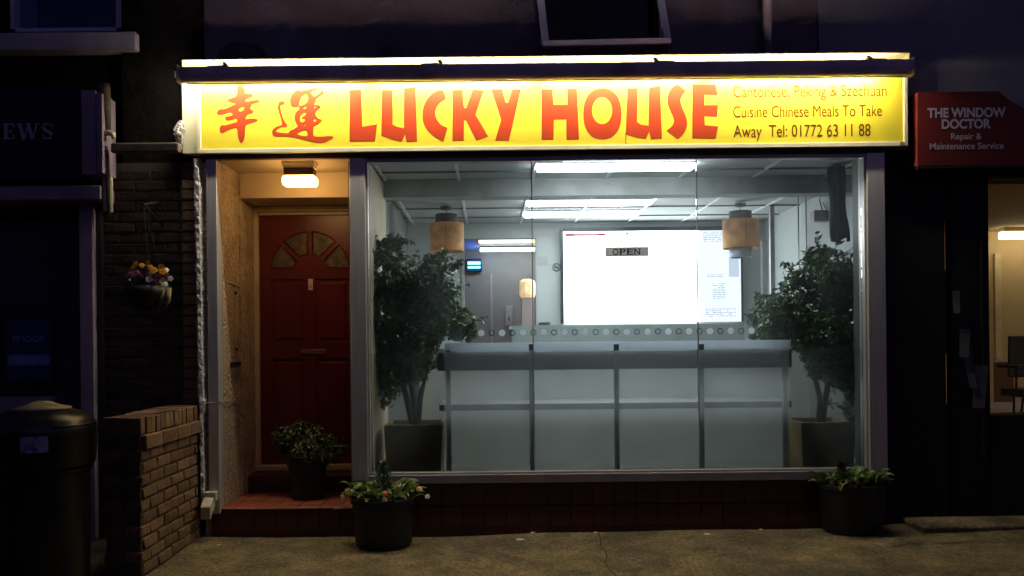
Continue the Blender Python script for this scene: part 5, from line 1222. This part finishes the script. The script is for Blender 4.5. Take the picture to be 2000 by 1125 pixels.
spots = [(264,516,'petal_yellow'),(277,518,'petal_yellow'),(288,514,'petal_yellow'),(294,522,'petal_yellow'),(300,528,'petal_yellow'),(315,522,'petal_yellow'),(318,530,'petal_yellow'),(260,522,'petal_yellow'),
         (281,530,'petal_purple'),(289,534,'petal_purple'),(268,532,'petal_purple'),(255,536,'petal_purple'),(300,538,'petal_purple'),(308,542,'petal_purple'),(248,538,'petal_purple'),(322,536,'petal_purple'),(275,540,'petal_purple'),
         (333,544,'petal_white'),(316,548,'petal_white'),(291,545,'petal_white'),(321,556,'petal_white'),(298,552,'petal_purple'),(324,527,'petal_white')]
for u, v, k in spots:
    q = P(u, v, y - 0.10 + rnd.uniform(-.03, .03)); rot = (math.radians(75) + rnd.uniform(-.4, .4), 0, rnd.uniform(-.6, .6))
    o = piece('flower', fm[k], t, q, rot, (rnd.uniform(.7, 1.1),) * 3)
    e = bpy.data.objects.new('flower_centre', hme); sc.collection.objects.link(e); e.parent = o
fo = MB(); clumps(fo, [(P(u_, v_, y), 0.06) for u_, v_ in ((262, 545), (285, 548), (310, 552), (295, 535))], 500, 0.035, rnd); part('foliage', fo, M['leaf_dark'], t, kind='stuff')
for du in (-0.13, 0.0, 0.13):
    part('chain', MB().tube([(hc.x + du, y + (0.05 if du == 0 else 0), hc.z), P(281, 408, y)], 0.002, 5), M['iron'], t)
part('wall_bracket', MB().tube([P(281, 408, y), P(281, 400, y), P(300, 396, -0.1), P(310, 396, 0.04)], 0.008, 8).tube([P(283, 402, y + .03), P(318, 440, 0.04)], 0.006, 8), M['iron'], t)

# =================================================================== LITTER BIN
y = -1.25; s = (D + y) / F; bx = PX(80, y, 900)
bn = thing('litter_bin', 'black dome-topped litter bin with scuffed label at bottom left', 'litter bin', (bx, y, 0))
def bz(v): return PZ(v, y - 0.25, 80)
part('body', MB().lathe((bx, y, 0), [(0.235, 0.0), (0.245, 0.03), (0.25, bz(925) - 0.02), (0.262, bz(925) - 0.018), (0.262, bz(925)), (0.24, bz(925))], 40), M['bin_black'], bn, bevel=0.003)
zd = bz(922)
part('hood', MB().lathe((bx, y, zd), [(0.27, 0.0), (0.282, 0.02), (0.288, 0.18), (0.290, bz(850) - zd), (0.270, bz(826) - zd), (0.22, bz(813) - zd), (0.15, bz(806) - zd), (0.145, bz(805.5) - zd)], 48), M['bin_black'], bn, smooth=True)
part('cap', MB().lathe((bx + 0.01, y, bz(806)), [(0.150, 0.0), (0.148, 0.010), (0.08, 0.026), (0.045, 0.042), (0.03, 0.046)], 40), M['bin_top'], bn, smooth=True)
m = MB(); n = 12
for i in range(n + 1):
    a = math.radians(-68 - 13 + 26 * i / n); rr = 0.2915
    for z in (bz(884), bz(852)): m.v.append(Vector((bx + rr * math.cos(a), y + rr * math.sin(a), z)))
for i in range(n): m.f.append((2*i, 2*i + 2, 2*i + 3, 2*i + 1))
part('label', m, M['bin_label'], bn)
m = MB(); 
for i in range(21):
    a = math.radians(-62 + 64 * i / 20)
m = MB().tube([(bx + 0.283 * math.cos(math.radians(a)), y + 0.283 * math.sin(math.radians(a)), bz(836)) for a in range(-50, 21, 5)], 0.006, 6)
part('aperture_lip', m, M['bin_black'], bn, smooth=True)

# =================================================================== RIGHT: WINDOW SHOP
ws = thing('window_repair_shop', 'dark shopfront with a lit tan room at the right edge', 'shop', (4.2, 0.2, 0))
rx0 = PX(1727, 0.0, 600)
yR = 0.04
part('upper_wall', MB().box(xr + 0.001, 7.5, yW - 0.02, 0.4, SZ + 0.365, ztop).box(PX(1728, yW, 300), 7.5, yW - 0.02, 0.4, PZ(330, yW, 1850), SZ + 0.3645), M['render_right'], ws)
zh = PZ(345, yR, 1900); zsill = PZ(812, yR, 1950)
xa, xb, xc_, xd = PX(1845, yR, 480), PX(1858, yR, 480), PX(1934, yR, 480), 6.0
part('front_wall', MB().box(rx0, xa, yR, 0.35, 0, zh + 0.3).box(xb, xc_, yR + 0.02, 0.12, 0, zh).box(xa, xd, yR, 0.35, zh, zh + 0.3).box(xc_, xd, yR, 0.30, 0, zsill), M['flat_black'], ws)
part('front_wall', MB().box(xa + 0.001, xb - 0.001, yR + 0.03, 0.12, 0, PZ(790, yR, 1850)).box(xa + 0.001, xb - 0.001, yR + 0.03, 0.12, PZ(690, yR, 1850), PZ(528, yR, 1850)).box(xa + 0.001, xb - 0.001, yR + 0.03, 0.12, PZ(432, yR, 1850), zh - 0.001), M['flat_black'], ws)
part('doorway_bar', MB().box(PX(1917, yR, 600), PX(1921, yR, 600), yR - 0.004, yR + 0.019, 0.5, PZ(470, yR, 1919)), M['black'], ws)
part('shop_glass', MB().box(xc_ + 0.001, xd, 0.15, 0.156, zsill + 0.001, zh - 0.001), M['clear'], ws)
part('door_step', MB().box(PX(1790, -0.2, 1010), 7.0, -0.28, yR - 0.001, 0.0, 0.085), M['pavement'], ws, bevel=0.02)
fl = 0.28
# room
yb_ = 6.4
part('room_wall', MB().box(4.0, 9.5, yb_, yb_ + 0.1, fl, 3.3), M['tan_wall'], ws)
part('room_wall', MB().box(3.30, 3.4, 0.40, yb_, fl, 3.3), M['tan_wall'], ws)
part('room_ceiling', MB().box(3.4, 9.5, 0.31, yb_, PZ(452, yb_, 1970), PZ(452, yb_, 1970) + 0.1), M['tan_ceiling'], ws)
part('room_floor', MB().box(3.4, 9.5, 0.36, yb_, fl - 0.1, fl), M['tan_ceiling'], ws)
part('skirting', MB().box(4.0, 9.5, yb_ - 0.02, yb_ - 0.001, fl, fl + 0.11), M['upvc'], ws)
part('dado_rail', MB().box(PX(1940, yb_, 700), PX(1967, yb_, 700), yb_ - 0.03, yb_ - 0.001, PZ(707, yb_, 1950), PZ(703, yb_, 1950)), M['upvc'], ws)
part('lower_panel', MB().box(PX(1941, yb_, 700), PX(1978, yb_, 700), yb_ - 0.02, yb_ - 0.001, fl + 0.111, PZ(707.5, yb_, 1950)), mat('brown_panel', (0.16, 0.08, 0.04), 0.6), ws)
part('wall_pilaster', MB().box(PX(1941, yb_, 600), PX(1953, yb_, 600), yb_ - 0.04, yb_ - 0.001, PZ(702, yb_, 1950), PZ(495, yb_, 1950)), mat('pale_tan', (0.72, 0.6, 0.4), 0.7), ws)
q = P(1975, 460, 6.0)
t = thing('room_light', 'warm white tube light on the ceiling of the tan room', 'ceiling light', q)
part('diffuser', MB().box(PX(1953, 6.0, 460), PX(1953, 6.0, 460) + 1.2, 5.93, 6.05, P(1975, 467, 6.0).z, P(1975, 453, 6.0).z), M['room_glow'], t, bevel=0.02, seg=3)
part('base', MB().box(PX(1953, 6.0, 460) + 0.02, PX(1953, 6.0, 460) + 1.18, 5.93, 6.05, P(1975, 453, 6.0).z + 0.001, PZ(452, yb_, 1970) - 0.001), M['cream'], t)
q = P(2060, 400, 3.4)
t = thing('room_light', 'added out-of-view ceiling light that brightens the tan room', 'ceiling light', (6.6, 3.2, 2.95))  # extra lamp added out of view to brighten the tan walls
part('diffuser', MB().box(6.6, 7.8, 2.6, 3.2, PZ(452, yb_, 1970) - 0.05, PZ(452, yb_, 1970) - 0.001), M['room_glow'], t, bevel=0.01)
# chair
yc = 5.1; sc_ = (D + yc) / F
ch = thing('office_chair', 'black armchair in the lit room at the right edge', 'chair', (PX(1990, yc, 800), yc, fl))
def cp(u, v, dy=0): return P(u, v, yc + dy)
m = MB(); a0, a1 = cp(1972, 656), cp(2036, 656); b0, b1 = cp(1966, 737), cp(2030, 737)
m.add([(a0.x, yc, a0.z), (a1.x, yc, a0.z), (b1.x, yc - 0.05, b0.z), (b0.x, yc - 0.05, b0.z), (a0.x, yc + 0.05, a0.z), (a1.x, yc + 0.05, a0.z), (b1.x, yc, b0.z), (b0.x, yc, b0.z)], [(0, 3, 2, 1), (4, 5, 6, 7), (0, 1, 5, 4), (1, 2, 6, 5), (2, 3, 7, 6), (3, 0, 4, 7)])
part('backrest', m, M['black'], ch, bevel=0.02)
part('seat', MB().box(cp(1951, 760).x, cp(2030, 760).x, yc - 0.5, yc - 0.02, cp(1960, 772).z, cp(1960, 757).z), M['black'], ch, bevel=0.02)
part('armrest', MB().box(cp(1946, 712).x, cp(1964, 712).x, yc - 0.45, yc + 0.0, cp(1950, 718).z, cp(1950, 711).z), M['black'], ch, bevel=0.01)
for (u0, u1_, dy) in ((1956, 1950, -0.45), (1976, 1975, -0.05), (2020, 2026, -0.45), (2022, 2024, -0.05)):
    p0 = cp(u0, 770); p1 = cp(u1_, 800); m = MB().tube([(p0.x, yc + dy, p0.z), (p1.x, yc + dy, fl)], 0.014, 8); part('leg', m, M['black'], ch)
part('arm_post', MB().tube([(cp(1957, 718).x, yc - 0.3, cp(1957, 718).z), (cp(1957, 760).x, yc - 0.3, cp(1957, 760).z)], 0.014, 8), M['black'], ch)
# leaflets on the dark board
for (u, v, w_, h_, r_, lab) in ((1866, 590, 7, 22, .05, 'small grey leaflet pinned highest on the dark board beside the lit room'), (1882, 670, 10, 28, .1, 'grey leaflet with curled edge in the middle of the dark board'), (1893, 720, 8, 38, -.12, 'long narrow grey leaflet lower on the dark board'), (1912, 755, 13, 42, .12, 'wide curling grey leaflet at the bottom right of the dark board')):
    q = P(u, v, yR); s2 = D / F; t = thing('leaflet', lab, 'leaflet', q, 'leaflets on the dark board')
    m = MB(); n = 6
    for i in range(n + 1):
        f_ = i / n - .5; z = -f_ * 2 * h_ * s2
        for x_ in (-1, 1): m.v.append(Vector((q.x + x_ * w_ * s2 * (1 - .15 * f_) + z * r_, yR - 0.006 - 0.02 * (f_ + .5) ** 2, q.z + z)))
    for i in range(n): m.f.append((2*i, 2*i + 1, 2*i + 3, 2*i + 2))
    part('sheet', m, M['paper'], t)
# red sign
yr = -0.10
rs = thing('window_doctor_sign', 'dark red board sign reading THE WINDOW DOCTOR', 'sign', P(1890, 250, yr))
pts = [P(1792, 180, yr), P(1951, 178, yr), P(1972, 196, yr), P(1990, 206, yr), P(2020, 226, yr), P(2070, 262, yr), P(2070, 322, yr), P(1792, 323, yr)]
n = len(pts); m = MB(); m.add([(p.x, yr, p.z) for p in pts] + [(p.x, yR - 0.001, p.z) for p in pts], [tuple(range(n)), tuple(reversed(range(n, 2*n)))] + [(i, n + i, n + (i+1) % n, (i+1) % n) for i in range(n)])
part('board', m, M['red_sign'], rs)
part('trim', MB().box(PX(1792, yr, 322), PX(2070, yr, 322), yr - 0.004, yr + 0.02, P(1900, 328, yr).z, P(1900, 323.5, yr).z), M['black'], rs)
for s_txt, ua, ub_, vb, cap, bo in (('THE WINDOW', 1811, 1964, 228.5, 18, 0.035), ('DOCTOR', 1839, 1935, 250.5, 18, 0.035), ('Repair &', 1857, 1917, 272, 12, 0.008), ('Maintenance Service', 1815.5, 1960, 291, 12, 0.008)):
    xa_, xb_ = PX(ua, yr, vb), PX(ub_, yr, vb); zb_ = P((ua + ub_) / 2, vb, yr).z
    part('lettering', text_mb(s_txt, xa_, xb_, zb_, cap * (D + yr) / F, yr - 0.0025, bold=bo), M['letter_white'], rs)

# terrace across the street: only its dark reflection reaches the window glass
t = thing('terrace_house', 'dark brick terrace across the street seen only as the black reflection in the glass', 'house', (0, -17, 0))
part('front_wall', MB().box(-22, 22, -17.5, -17, -0.12, 6.2), M['black_brick'], t)
part('roof', MB().add([(-22, -16.8, 6.2), (22, -16.8, 6.2), (22, -20, 8.2), (-22, -20, 8.2)], [(0, 1, 2, 3)]), M['flat_black'], t)
for k in range(-7, 8):
    for z in (0.9, 3.8): part('window', MB().box(k * 2.8 - 0.6, k * 2.8 + 0.6, -16.995, -16.96, z, z + 1.4), M['dark_glass'], t)
# =================================================================== LITTER AND SMALL DEBRIS ON THE PAVEMENT
def flake(u, v, w_, label):
    q = ground_pt(u, v, 0.02); q = ground_pt(u, v, gz(q.x, q.y)); m = MB(); n = 6
    rr = w_ / 2 * (q.y + D) / F
    m.add([(q.x + rr * math.cos(2*math.pi*i/n) * R.uniform(.7, 1.2), q.y + rr * 1.0 * math.sin(2*math.pi*i/n) * R.uniform(.7, 1.2), gz(q.x, q.y) + 0.006 + 0.003 * (i % 2)) for i in range(n)], [tuple(range(n))])
    t = part('litter', m, M['litter_white']); tagit(t, label, 'litter', 'scraps of litter on the pavement')
flake(1016, 1056, 19, 'largest pale scrap of litter on the pavement below the window')
flake(1381, 1045, 14, 'pale scrap of litter on the pavement left of the right tub')
flake(1486, 1036, 9, 'small pale scrap at the foot of the tiled riser near the right tub')
flake(1163, 1042, 11, 'small pale scrap beside the crack at the foot of the riser')
flake(1040, 1042, 11, 'small pale scrap touching the foot of the riser behind the largest scrap')
flake(428, 1066, 7, 'pale scrap on the pavement by the low brick wall')
# loose grit
m = MB(); rg = random.Random(4)
for i in range(900):
    x = rg.uniform(-2.0, 4.8); y = -rg.random() ** 1.6 * 1.4 - 0.03; r = rg.uniform(0.0015, 0.005)
    if x > 3.0 and y > -0.3: continue
    c = Vector((x, y, gz(x, y)))
    vs = [c + Vector((r * rg.uniform(.6, 1.3), 0, 0)), c + Vector((0, r, 0)), c + Vector((-r, 0, 0)), c + Vector((0, -r, 0)), c + Vector((0, 0, r * 1.1))]
    m.add(vs, [(0, 1, 4), (1, 2, 4), (2, 3, 4), (3, 0, 4)])
part('grit', m, mat('pale_grit', (0.34, 0.28, 0.18), 0.9, var=0.4), kind='stuff')
